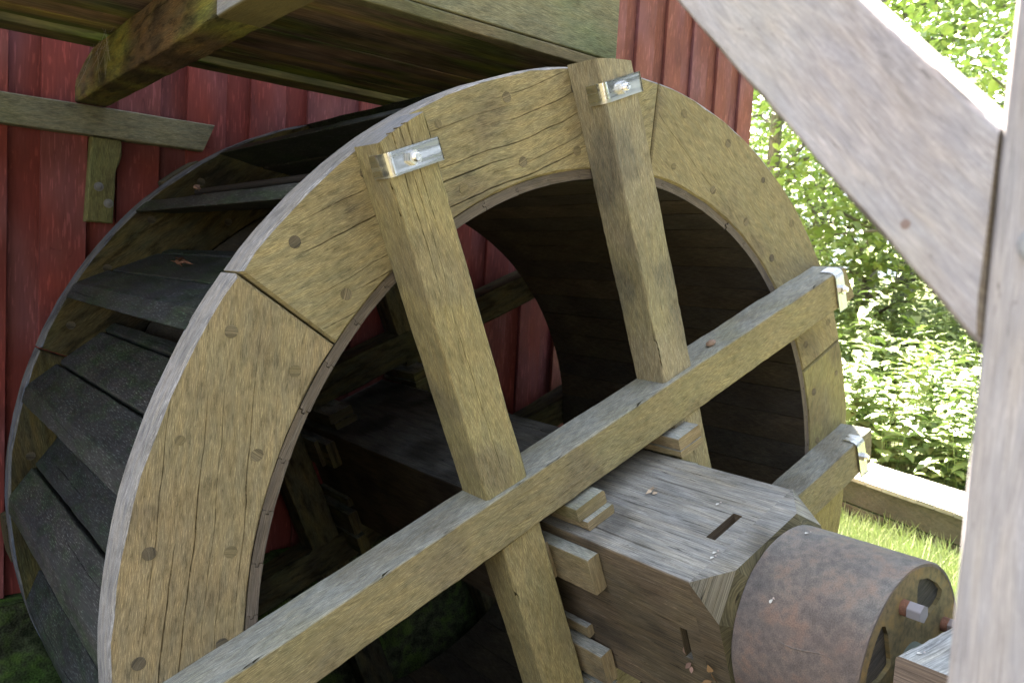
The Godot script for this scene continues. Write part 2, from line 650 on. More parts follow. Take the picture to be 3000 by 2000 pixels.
func surface(albedo: Texture2D, height: Texture2D, relief: float, rough: float, scale: Vector2) -> StandardMaterial3D:
	var m := StandardMaterial3D.new()
	m.albedo_texture = albedo
	m.vertex_color_use_as_albedo = true
	m.roughness = rough
	m.metallic_specular = 0.3
	m.uv1_scale = Vector3(scale.x, scale.y, 1)
	if relief > 0.0:
		m.heightmap_enabled = true
		m.heightmap_texture = height
		m.heightmap_scale = relief
	return m


func plain(rough: float, metal := 0.0, spec := 0.3) -> StandardMaterial3D:
	var m := StandardMaterial3D.new()
	m.vertex_color_use_as_albedo = true
	m.roughness = rough
	m.metallic = metal
	m.metallic_specular = spec
	return m


func make_materials() -> void:
	M.oak = wood(11, {"long": 12, "fine": 0.62, "broad": 0.06, "spot": 0.3, "spot_at": 146.0, "fleck": 0.5, "check": 0.55, "warm": 0.05}, 0.05, 0.85, Vector2(1.9, 3.3))
	M.oak_pale = wood(61, {"long": 14, "fine": 0.62, "broad": 0.06, "spot": 0.2, "spot_at": 150.0, "fleck": 0.5, "check": 0.45, "warm": 0.05}, 0.04, 0.85, Vector2(1.9, 3.4))
	M.grey = wood(23, {"long": 20, "fine": 0.6, "broad": 0.12, "spot": 0.3, "spot_at": 158.0, "fleck": 0.4, "check": 0.9, "warm": 0.05}, 0.1, 0.8, Vector2(0.9, 2.4))
	M.silver = wood(37, {"long": 16, "fine": 0.3, "broad": 0.05, "spot": 0.14, "spot_at": 150.0, "fleck": 0.25, "check": 0.6, "warm": 0.04}, 0.04, 0.85, Vector2(1.6, 4.2))
	M.dark = wood(41, {"long": 10, "mean": 0.2, "fine": 0.5, "broad": 0.15, "spot": 0.4, "spot_at": 150.0, "fleck": 2.4, "check": 0.6, "warm": 0.05, "algae": 0.35}, 0.08, 0.65, Vector2(1.0, 1.8))
	M.mould = wood(53, {"long": 8, "fine": 0.5, "broad": 0.15, "spot": 0.6, "spot_at": 148.0, "fleck": 0.5, "check": 0.7, "warm": 0.16, "size": 1024}, 0.12, 0.85, Vector2(1.1, 2.2))
	M.trough = wood(71, {"fine": 0.4, "broad": 0.45, "spot": 0.5, "spot_at": 148.0, "fleck": 0.3, "check": 0.2, "warm": 0.2, "algae": 0.6, "size": 512}, 0.1, 0.85, Vector2(0.5, 1.0))
	M.red = wood(83, {"fine": 0.14, "broad": 0.08, "spot": 0.12, "spot_at": 150.0, "fleck": 0.5, "check": 0.3, "warm": 0.06, "size": 512}, 0.05, 0.7, Vector2(0.5, 1.0))
	M.rust = mottle(91, [Color(0.8, 0.84, 0.88), Color(1, 1, 1), Color(1.15, 1.0, 0.92)], 0.3, 0.06, 0.7, Vector2(2.2, 2.2))
	M.moss = mottle(101, [Color(0.5, 0.55, 0.5), Color(1, 1, 1), Color(1.2, 1.7, 0.7)], 0.7, 0.5, 0.95, Vector2(1, 1))
	M.soil = mottle(111, [Color(0.6, 0.7, 0.55), Color(1, 1, 1), Color(1.3, 1.4, 0.8)], 0.6, 0.3, 0.95, Vector2(0.7, 0.7))
	M.plate = mottle(121, [Color(0.7, 0.72, 0.75), Color(1, 1, 1), Color(1.25, 1.1, 0.9)], 0.2, 0.03, 0.75, Vector2(3, 3))
	var st := plain(0.26, 1.0, 0.5)
	var sm := noise_bytes(256, 8, 131, 0.2, 2, Vector2i(256, 256))
	st.roughness_texture = tex_l(sm, 256)
	st.roughness = 0.55
	M.steel = st
	M.iron = plain(0.65, 0.3)
	M.iron.albedo_color = Color(0.5, 0.5, 0.5).linear_to_srgb()
	var lf := plain(0.45, 0.0, 0.5)
	lf.backlight = Color(0.95, 1.0, 0.5)
	M.leaf = lf
	M.bark = mottle(141, [Color(0.6, 0.62, 0.6), Color(1, 1, 1), Color(1.3, 1.25, 1.15)], 0.6, 0.6, 0.95, Vector2(1, 1), 256)
	M.matt = plain(0.9)
	M.dull = plain(0.9)
	M.dull.albedo_color = Color(0.5, 0.5, 0.5).linear_to_srgb()


# ---------------------------------------------------------------- the scene
func _ready() -> void:
	# camera
	var cam := Camera3D.new()
	cam.name = "camera"
	cam.transform = Transform3D(Basis(Vector3(0.7764, 0.0589, 0.6274), Vector3(0.0052, 0.9950, -0.0999), Vector3(-0.6302, 0.0808, 0.7722)).orthonormalized(), Vector3(-1.9149, 0.8570, 1.7900))
	cam.fov = 45.608
	cam.near = 0.05
	cam.far = 400.0
	var at := CameraAttributesPhysical.new()
	at.frustum_focal_length = 28.54
	at.frustum_focus_distance = 2.25
	at.frustum_near = 0.05
	at.frustum_far = 400.0
	at.exposure_aperture = 5.6
	cam.attributes = at
	add_child(cam)
	# sky and exposure
	var sky := ProceduralSkyMaterial.new()
	sky.sky_top_color = Color(0.76, 0.795, 0.86)
	sky.sky_horizon_color = Color(0.88, 0.92, 0.97)
	sky.sky_curve = 0.2
	sky.ground_bottom_color = Color(0.16, 0.18, 0.1)
	sky.ground_horizon_color = Color(0.35, 0.4, 0.3)
	sky.sun_angle_max = 0.1
	sky.energy_multiplier = 0.215
	var env := Environment.new()
	env.background_mode = Environment.BG_SKY
	env.sky = Sky.new()
	env.sky.sky_material = sky
	env.tonemap_mode = Environment.TONE_MAPPER_LINEAR
	env.tonemap_exposure = 17.5
	env.sdfgi_enabled = true
	env.ssao_enabled = true
	env.ssil_enabled = true
	var we := WorldEnvironment.new()
	we.name = "world"
	we.environment = env
	add_child(we)
	# the sun stands high behind the mill, which throws the wheel into its shade
	var sun := DirectionalLight3D.new()
	sun.name = "sun"
	sun.light_energy = 1.6
	sun.light_color = Color(1.0, 0.965, 0.91)
	sun.light_angular_distance = 0.5
	sun.shadow_enabled = true
	add_child(sun)
	sun.look_at_from_position(Vector3(0.36, 0.84, -0.41), Vector3.ZERO, Vector3.UP)

	rng.seed = 7
	na.seed = 5
	na.noise_type = FastNoiseLite.TYPE_SIMPLEX_SMOOTH
	na.frequency = 1.0
	na.fractal_octaves = 3
	nb.seed = 9
	nb.noise_type = FastNoiseLite.TYPE_SIMPLEX_SMOOTH
	nb.frequency = 1.0
	nb.fractal_octaves = 2
	lut.resize(256)
	for k in 256:
		lut[k] = int(round(255.0 * Color(k / 255.0, 0, 0).linear_to_srgb().r))
	make_materials()

	build_ground()
	build_mill()
	build_trough()
	build_trestle()
	build_wheel()
	build_bearing()
	build_bridge()
	build_green()
	build_litter()


# ---------------------------------------------------------------- ground, pit
func height(x: float, z: float) -> float:
	var y := GROUND
	y += 0.055 * maxf(0.0, x - 5.0) + 0.08 * na.get_noise_2d(x * 0.3, z * 0.3) * smoothstep(2.6, 4.0, x)
	return y


func build_ground() -> void:
	var pal := palette(Color(0.095, 0.115, 0.045), {"vary": 0.4, "moss": Color(0.12, 0.115, 0.06), "mossk": 0.5})
	var earth := palette(Color(0.075, 0.063, 0.043), {"vary": 0.4})  # near ground colour set to steer light bounced onto the wheel
	var mb := MB.new()
	var xs := [-200.0, -80.0, -30.0, -12.0, -6.0, -4.0, -2.6, -1.5, 0.0, 1.2, 2.4, 3.0, 3.5, 4.0, 4.5, 5.0, 6.0, 7.0, 8.0, 10.0, 12.0, 15.0, 20.0, 30.0, 60.0, 120.0, 250.0]
	var zs := [-250.0, -100.0, -40.0, -20.0, -14.0, -10.0, -8.0, -6.0, -5.0, -4.0, -3.0, -2.3, -1.68, -1.0, -0.5, 0.42, 1.0, 2.0, 3.0, 4.0, 6.0, 10.0, 20.0, 60.0, 200.0]
	for a in xs.size() - 1:
		for b in zs.size() - 1:
			if xs[a] >= -2.61 and xs[a + 1] <= 2.41 and zs[b] >= -1.69 and zs[b + 1] <= 0.43:
				continue
			var ids := []
			for q in [[a, b], [a + 1, b], [a + 1, b + 1], [a, b + 1]]:
				var x: float = xs[q[0]]
				var z: float = zs[q[1]]
				var y := height(x, z)
				if x >= 60.0:
					y = minf(y, 4.0)
				ids.append(mb.vert(Vector3(x, y, z), Vector3(-0.05, 1, 0).normalized(), Vector2(x, z), shade(Vector3(x, y, z), Vector3.UP, pal if x > 2.9 else earth)))
			mb.quad(ids[0], ids[1], ids[2], ids[3])
	structure("ground", mb.mesh(), M.soil, "grassy earth round the mill and under the trees")
	# the wheel pit: rough mossy stone sides and a wet floor
	var pit := MB.new()
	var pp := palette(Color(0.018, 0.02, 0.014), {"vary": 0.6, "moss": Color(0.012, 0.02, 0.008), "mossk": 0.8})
	var cs := [Vector3(-2.6, 0, -1.63), Vector3(2.4, 0, -1.63), Vector3(2.4, 0, 0.42), Vector3(-2.6, 0, 0.42)]
	for k in 4:
		var a: Vector3 = cs[k]
		var b: Vector3 = cs[(k + 1) % 4]
		var inward := Vector3(0, 1, 0).cross(b - a).normalized()
		if inward.dot(Vector3(-0.1, 0, -0.6) - a) < 0.0:
			inward = -inward
		if k == 0:
			continue
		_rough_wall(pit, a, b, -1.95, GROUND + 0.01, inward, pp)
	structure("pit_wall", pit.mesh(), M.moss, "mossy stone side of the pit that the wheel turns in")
	var fl := MB.new()
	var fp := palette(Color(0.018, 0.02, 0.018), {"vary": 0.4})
	var i0 := []
	for q in [Vector3(-2.7, -1.9, -1.75), Vector3(2.5, -1.9, -1.75), Vector3(2.5, -1.9, 0.5), Vector3(-2.7, -1.9, 0.5)]:
		i0.append(fl.vert(q, Vector3.UP, Vector2(q.x, q.z), shade(q, Vector3.UP, fp)))
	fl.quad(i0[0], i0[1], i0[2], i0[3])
	structure("pit_floor", fl.mesh(), M.soil, "dark damp floor of the wheel pit")


func _rough_wall(mb: MB, a: Vector3, b: Vector3, y0: float, y1: float, nrm: Vector3, pal: Dictionary) -> void:
	var nu := int(ceil(a.distance_to(b) / 0.06))
	var nv := int(ceil((y1 - y0) / 0.06))
	var base := mb.v.size()
	for j in nv + 1:
		for k in nu + 1:
			var p := a.lerp(b, float(k) / nu)
			p.y = lerpf(y0, y1, float(j) / nv)
			var h := 0.05 * na.get_noise_3dv(p * 2.4) + 0.03 * nb.get_noise_3dv(p * 7.0)
			if j == nv:
				h *= 0.3
			var e := 0.03
			var tu := (b - a).normalized()
			var hu := 0.05 * na.get_noise_3dv((p + tu * e) * 2.4) + 0.03 * nb.get_noise_3dv((p + tu * e) * 7.0)
			var hv := 0.05 * na.get_noise_3dv((p + Vector3(0, e, 0)) * 2.4) + 0.03 * nb.get_noise_3dv((p + Vector3(0, e, 0)) * 7.0)
			var w := (nrm - tu * (hu - h) / e - Vector3.UP * (hv - h) / e).normalized()
			mb.vert(p + nrm * h, w, Vector2(p.x + p.z, p.y), shade(p, w, pal))
	for j in nv:
		for k in nu:
			var q := base + j * (nu + 1) + k
			mb.quad(q, q + 1, q + nu + 2, q + nu + 1)


# ---------------------------------------------------------------- the red mill
func build_mill() -> void:
	var t := thing("mill_building", "mill with dark red vertical board cladding behind the water wheel", "mill")
	var pal_red := {"dark": Color(0.1, 0.035, 0.035), "darkk": 0.45, "vary": 0.2, "moss": Color(0.18, 0.085, 0.095), "mossk": 0.55}
	var pitch := 0.262
	for k in range(-3, 17):
		var x0 := -1.373 + pitch * k
		var x1 := x0 + 0.158
		var base := Color(0.2, 0.045, 0.038) * rng.randf_range(0.85, 1.12)
		if k > 9:
			base = Color(0.19, 0.068, 0.05) * rng.randf_range(0.9, 1.1)  # browner tone puts the light on the right of the wall into the boards
		base.a = 1.0
		var h0 := -0.47 + rng.randf_range(-0.01, 0.01)
		var m := timber(Vector3((x0 + x1) * 0.5, h0, WALL - 0.011), Vector3((x0 + x1) * 0.5, 5.48, WALL - 0.011), Vector3(0, 0, 1), 0.158, 0.022, {"pal": palette(base, pal_red), "r": 0.003, "step": 0.04, "stride": 0.12, "rough": 0.003, "wear": 0.002, "cracks": 1})
		put("wall_board", m, M.red, t)
		if k < 16:
			var y0 := x1 - 0.025
			var y1 := x1 + pitch - 0.158 + 0.025
			var b2 := base * rng.randf_range(0.8, 1.0)
			b2.a = 1.0
			var m2 := timber(Vector3((y0 + y1) * 0.5, h0, WALL - 0.0345), Vector3((y0 + y1) * 0.5, 5.48, WALL - 0.0345), Vector3(0, 0, 1), y1 - y0, 0.02, {"pal": palette(b2, pal_red), "r": 0.002, "step": 0.05, "stride": 0.15, "rough": 0.002})
			put("wall_board", m2, M.red, t)
	# body, end wall, roof
	var plain_red := palette(Color(0.2, 0.05, 0.04), {"vary": 0.15})
	var body := MB.new()
	sweep(body, rect(-1.745, -7.6, -0.47, 5.48), Vector3(-2.6, 0, 0), Vector3(2.93, 0, 0), Vector3.UP, {"pal": plain_red, "step": 1.0, "stride": 1.0, "rough": 0.0})
	put("wall", body.mesh(), M.red, t)
	var left := MB.new()
	sweep(left, rect(WALL - 0.046, WALL, -0.47, 5.48), Vector3(-2.6, 0, 0), Vector3(-2.3, 0, 0), Vector3.UP, {"pal": plain_red, "step": 1.0, "stride": 1.0, "rough": 0.0})
	put("wall", left.mesh(), M.red, t)
	var gable := MB.new()
	sweep(gable, PackedVector2Array([Vector2(-1.74, 5.49), Vector2(-7.6, 5.49), Vector2(-4.67, 7.23)]), Vector3(-2.6, 0, 0), Vector3(2.92, 0, 0), Vector3.UP, {"pal": plain_red, "step": 1.0, "stride": 1.0, "rough": 0.0})
	put("gable", gable.mesh(), M.red, t)
	var roof := MB.new()
	var rp := palette(Color(0.16, 0.07, 0.05), {"vary": 0.3})
	sweep(roof, PackedVector2Array([Vector2(-1.2, 5.3), Vector2(-4.67, 7.26), Vector2(-8.1, 5.3), Vector2(-8.1, 5.4), Vector2(-4.67, 7.38), Vector2(-1.2, 5.4)]), Vector3(-2.9, 0, 0), Vector3(3.25, 0, 0), Vector3.UP, {"pal": rp, "step": 0.6, "stride": 0.8, "rough": 0.0})
	put("roof", roof.mesh(), M.soil, t)
	# mossy plinth under the boards
	var pl := MB.new()
	var pp := palette(Color(0.06, 0.068, 0.04), {"vary": 0.5, "moss": Color(0.033, 0.058, 0.016), "mossk": 0.9})
	_rough_wall(pl, Vector3(-2.6, 0, -1.645), Vector3(2.95, 0, -1.645), -1.95, -0.475, Vector3(0, 0, 1), pp)
	var ids := []
	for q in [Vector3(-2.6, -0.477, -1.8), Vector3(2.95, -0.477, -1.8), Vector3(2.95, -0.477, -1.63), Vector3(-2.6, -0.477, -1.63)]:
		ids.append(pl.vert(q, Vector3.UP, Vector2(q.x, q.z), shade(q, Vector3.UP, pp)))
	pl.quad(ids[0], ids[1], ids[2], ids[3])
	put("plinth", pl.mesh(), M.moss, t)

	# the ledger and its corbel
	var w := thing("wall_bracket", "grey lichened ledger board on a wavy wooden corbel bolted to the red wall", "bracket")
	var lp := palette(Color(0.17, 0.165, 0.115), {"vary": 0.3, "moss": Color(0.12, 0.14, 0.075), "mossk": 0.55, "darkk": 0.4, "top": Color(0.25, 0.25, 0.22), "topk": 0.5})
	var led := MB.new()
	sweep(led, rect(-1.698, -1.64, 1.288, 1.40), Vector3(-2.5, 0, 0), Vector3(-0.757, 0, 0), Vector3.UP, {"pal": lp, "r": 0.006, "cracks": 3, "rough": 0.003, "s1f": func(p: Vector3) -> float: return 1.743 - 0.046 * (1.40 - p.y) / 0.112})
	put("ledger_board", led.mesh(), M.oak, w)
	var cor := MB.new()
	var cp := palette(Color(0.13, 0.12, 0.055), {"vary": 0.3, "moss": Color(0.09, 0.11, 0.04), "mossk": 0.4})
	slab(cor, PackedVector2Array([Vector2(0.966, 1.229), Vector2(0.966, 1.134), Vector2(1.04, 1.131), Vector2(1.10, 1.128), Vector2(1.145, 1.1285), Vector2(1.175, 1.124), Vector2(1.2, 1.114), Vector2(1.23, 1.107), Vector2(1.26, 1.107), Vector2(1.2865, 1.110), Vector2(1.2865, 1.213), Vector2(1.2, 1.217), Vector2(1.1, 1.222)]), Transform3D(Basis(Vector3(0, 1, 0), Vector3(-1, 0, 0), Vector3(0, 0, 1)), Vector3(0, 0, WALL + 0.052)), 0.05, {"pal": cp, "chamfer": 0.004})
	put("corbel", cor.mesh(), M.oak, w)
	var gal := palette(Color(0.2, 0.2, 0.2), {"vary": 0.4})
	for q in [Vector3(-1.186, 1.101, WALL + 0.0525), Vector3(-1.151, 1.041, WALL + 0.0525)]:
		var b := MB.new()
		lathe(b, PackedVector2Array([Vector2(0.0175, -0.003), Vector2(0.0175, 0.002), Vector2(0.0095, 0.0025), Vector2(0.0095, 0.008), Vector2(0.007, 0.0095), Vector2(0.0, 0.010)]), axis(q, Vector3(0, 0, 1)), 14, gal)
		put("bolt", b.mesh(), M.iron, w)


# ---------------------------------------------------------------- the trough that brings the water
func build_trough() -> void:
	var t := thing("water_trough", "long mossy wooden water trough passing over the top of the wheel", "trough")
	var under := {"vary": 0.35, "dark": Color(0.08, 0.055, 0.042), "darkk": 0.5, "moss": Color(0.19, 0.155, 0.055), "mossk": 0.35}
	var runs := [[-0.24, -0.705, Color(0.2, 0.145, 0.1)], [-0.709, -0.945, Color(0.17, 0.12, 0.095)], [-0.949, -1.09, Color(0.2, 0.14, 0.085)], [-1.094, -1.207, Color(0.17, 0.15, 0.06)]]
	for r in runs:
		var mb := MB.new()
		sweep(mb, rect(r[1], r[0], 1.562 + rng.randf() * 0.006, 1.61), Vector3(-5.0, 0, 0), Vector3(0.07, 0, 0), Vector3.UP, {"pal": palette(r[2], under), "r": 0.004, "cracks": 2, "step": 0.05, "rough": 0.003})
		put("bottom_board", mb.mesh(), M.trough, t)
	var lip := MB.new()
	sweep(lip, rect(-1.385, -1.268, 1.555, 1.60), Vector3(-5.0, 0, 0), Vector3(0.075, 0, 0), Vector3.UP, {"pal": palette(Color(0.11, 0.10, 0.04), under), "r": 0.006, "step": 0.05, "cracks": 2})
	put("edge_board", lip.mesh(), M.trough, t)
	var back := MB.new()
	sweep(back, rect(-1.268, -1.215, 1.62, 1.93), Vector3(-5.0, 0, 0), Vector3(0.078, 0, 0), Vector3.UP, {"pal": palette(Color(0.09, 0.08, 0.04), under), "r": 0.006, "step": 0.06})
	put("side_board", back.mesh(), M.trough, t)
	var fp := {"vary": 0.28, "moss": Color(0.105, 0.13, 0.07), "mossk": 0.75, "dark": Color(0.075, 0.085, 0.06), "darkk": 0.5}
	var low := MB.new()
	sweep(low, rect(-0.238, -0.19, 1.552, 1.588), Vector3(-5.0, 0, 0), Vector3(0.02, 0, 0), Vector3.UP, {"pal": palette(Color(0.14, 0.115, 0.065), {"vary": 0.25, "moss": Color(0.095, 0.105, 0.05), "mossk": 0.6}), "r": 0.005, "cracks": 1})
	put("edge_board", low.mesh(), M.oak_pale, t)
	var up := MB.new()
	sweep(up, rect(-0.236, -0.196, 1.5935, 1.86), Vector3(-5.0, 0, 0), Vector3(0.084, 0, 0), Vector3.UP, {"pal": palette(Color(0.18, 0.17, 0.105), fp), "r": 0.005, "cracks": 3, "step": 0.035})
	put("side_board", up.mesh(), M.oak_pale, t)


# ---------------------------------------------------------------- trestle: cross beam, post and brace
func build_trestle() -> void:
	var t := thing("timber_trestle", "timber frame with a close weathered post, slanting brace and mossy cross beam", "timber frame")
	var mb := MB.new()
	var bp := palette(Color(0.115, 0.078, 0.045), {"vary": 0.35, "moss": Color(0.135, 0.145, 0.028), "mossk": 0.75, "dark": Color(0.035, 0.025, 0.018), "darkk": 0.75})
	sweep(mb, rect(-0.055, 0.055, 1.402, 1.557), Vector3(-1.215, 0, -1.66), Vector3(-1.215, 0, -0.13), Vector3.UP, {"pal": bp, "r": 0.006, "cracks": 3, "step": 0.025, "stride": 0.04, "rough": 0.004, "wear": 0.006, "s0f": func(p: Vector3) -> float: return 0.29 * clampf((p.y - 1.476) / 0.081, 0.0, 1.0)})
	put("cross_beam", mb.mesh(), M.mould, t)
	var me := MB.new()
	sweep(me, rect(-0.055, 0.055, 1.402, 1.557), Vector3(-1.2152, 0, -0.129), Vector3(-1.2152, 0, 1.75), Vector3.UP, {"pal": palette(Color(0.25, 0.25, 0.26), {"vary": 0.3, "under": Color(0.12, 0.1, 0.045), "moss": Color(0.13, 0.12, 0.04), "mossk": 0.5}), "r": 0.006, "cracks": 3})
	put("cross_beam", me.mesh(), M.silver, t)
	var sp := {"vary": 0.14, "moss": Color(0.36, 0.35, 0.27), "mossk": 0.3, "dark": Color(0.32, 0.28, 0.275), "darkk": 0.45, "top": Color(0.45, 0.44, 0.43), "topk": 0.6}
	var post := MB.new()
	sweep(post, rect(-0.11, 0.0, -1.71, -1.544), Vector3(-1.27, GROUND - 0.15, 0), Vector3(-1.27, 1.40, 0), Vector3(0, 0, -1), {"pal": palette(Color(0.385, 0.355, 0.355), sp), "r": 0.006, "cracks": 5, "step": 0.014, "stride": 0.03, "rough": 0.003})
	put("post", post.mesh(), M.silver, t)
	# brace: from the far face of the post up under the beam
	var br := MB.new()
	var lo := 2.369
	var mid := 2.448
	var d := Vector3(0, 0.70711, -0.70711)
	var c0 := Vector3(-1.2345, mid * 0.5 - 0.42, mid * 0.5 + 0.42)
	sweep(br, rect(-0.0355, 0.0355, -0.056, 0.056), c0, c0 + d * 1.25, Vector3(0, 0.70711, 0.70711), {"pal": palette(Color(0.41, 0.378, 0.388), sp), "r": 0.005, "cracks": 7, "step": 0.012, "stride": 0.03, "rough": 0.003, "wear": 0.004,
		"s0f": func(p: Vector3) -> float: return (p.z - 1.5425) / 0.70711,
		"s1f": func(p: Vector3) -> float: return (1.401 - p.y) / 0.70711})
	put("brace", br.mesh(), M.silver, t)
	var knot := MB.new()
	lathe(knot, PackedVector2Array([Vector2(0.0042, -0.004), Vector2(0.004, 0.0005), Vector2(0.0, 0.0008)]), axis(Vector3(-1.27, 0.9155, 1.4814), Vector3(-1, 0, 0)), 14, palette(Color(0.27, 0.2, 0.18), {"vary": 0.4}))
	put("peg", knot.mesh(), M.dull, t)
	var bolt := MB.new()
	lathe(bolt, PackedVector2Array([Vector2(0.013, -0.002), Vector2(0.013, 0.004), Vector2(0.010, 0.0055), Vector2(0.0, 0.006)]), axis(Vector3(-1.27, 0.900, 1.5765), Vector3(-1, 0, 0)), 16, palette(Color(0.3, 0.3, 0.31), {"vary": 0.2}))
	put("bolt", bolt.mesh(), M.iron, t)


# ---------------------------------------------------------------- the wheel
func ring_sector(a0: float, a1: float, r0: float, r1: float, mid: float) -> PackedVector2Array:
	# in the felloe's own axes: y along the middle radius, x along the chord
	var out := PackedVector2Array()
	var n := 26
	for k in n + 1:
		var a := lerpf(a0, a1, float(k) / n) - mid
		out.append(Vector2(-sin(a), cos(a)) * r1)
	for k in n + 1:
		var a := lerpf(a1, a0, float(k) / n) - mid
		out.append(Vector2(-sin(a), cos(a)) * r0)
	return out


func felloe(t: Node3D, a0d: float, z: float, thick: float, front: bool, base: Color, cracks: Array, mat: Material, edge: Color, warp := 0.014) -> MeshInstance3D:
	var a0 := deg_to_rad(a0d + 0.12)
	var a1 := deg_to_rad(a0d + 59.88)
	var mid := (a0 + a1) * 0.5
	var y := Vector3(cos(mid), sin(mid), 0)
	var x := Vector3(sin(mid), -cos(mid), 0)
	# outline points are (-sin, cos) in (chord, radius); x above is the clockwise tangent
	var o := ring_sector(a0, a1, 1.206, 1.5, mid)
	for k in o.size():
		o[k] *= 1.0 + 0.0016 * nb.get_noise_2d(o[k].x * 7.0 + a0d, o[k].y * 7.0)
	var xf := Transform3D(Basis(x, y, Vector3(0, 0, 1)), Vector3(0, 0, z))
	var mb := MB.new()
	var more := {"vary": 0.22, "moss": Color(0.18, 0.165, 0.095), "mossk": 0.35, "dark": Color(0.13, 0.105, 0.072), "darkk": 0.55}
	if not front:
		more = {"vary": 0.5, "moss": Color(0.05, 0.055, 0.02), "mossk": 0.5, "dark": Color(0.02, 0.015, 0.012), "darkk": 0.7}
	slab(mb, o, xf, thick, {"pal": palette(base, more), "edge_pal": palette(edge, {"vary": 0.25, "dark": Color(0.1, 0.1, 0.1), "darkk": 0.3}), "cracks": cracks, "edge_from": 2.96, "chamfer": 0.006, "warp": warp, "cell_v": 0.025, "cell_u": 0.035})
	return put("felloe", mb.mesh(), mat, t)


func random_cracks(n: int, v0: float, v1: float, width: float) -> Array:
	var out := []
	var v := v0
	for k in n:
		v += (v1 - v0) / n
		var u := rng.randf_range(-0.75, 0.35)
		out.append([v + rng.randf_range(-0.3, 0.3) * (v1 - v0) / n, u, u + rng.randf_range(0.25, 0.85), width * rng.randf_range(0.4, 1.3), rng.randf_range(0.012, 0.03)])
	return out


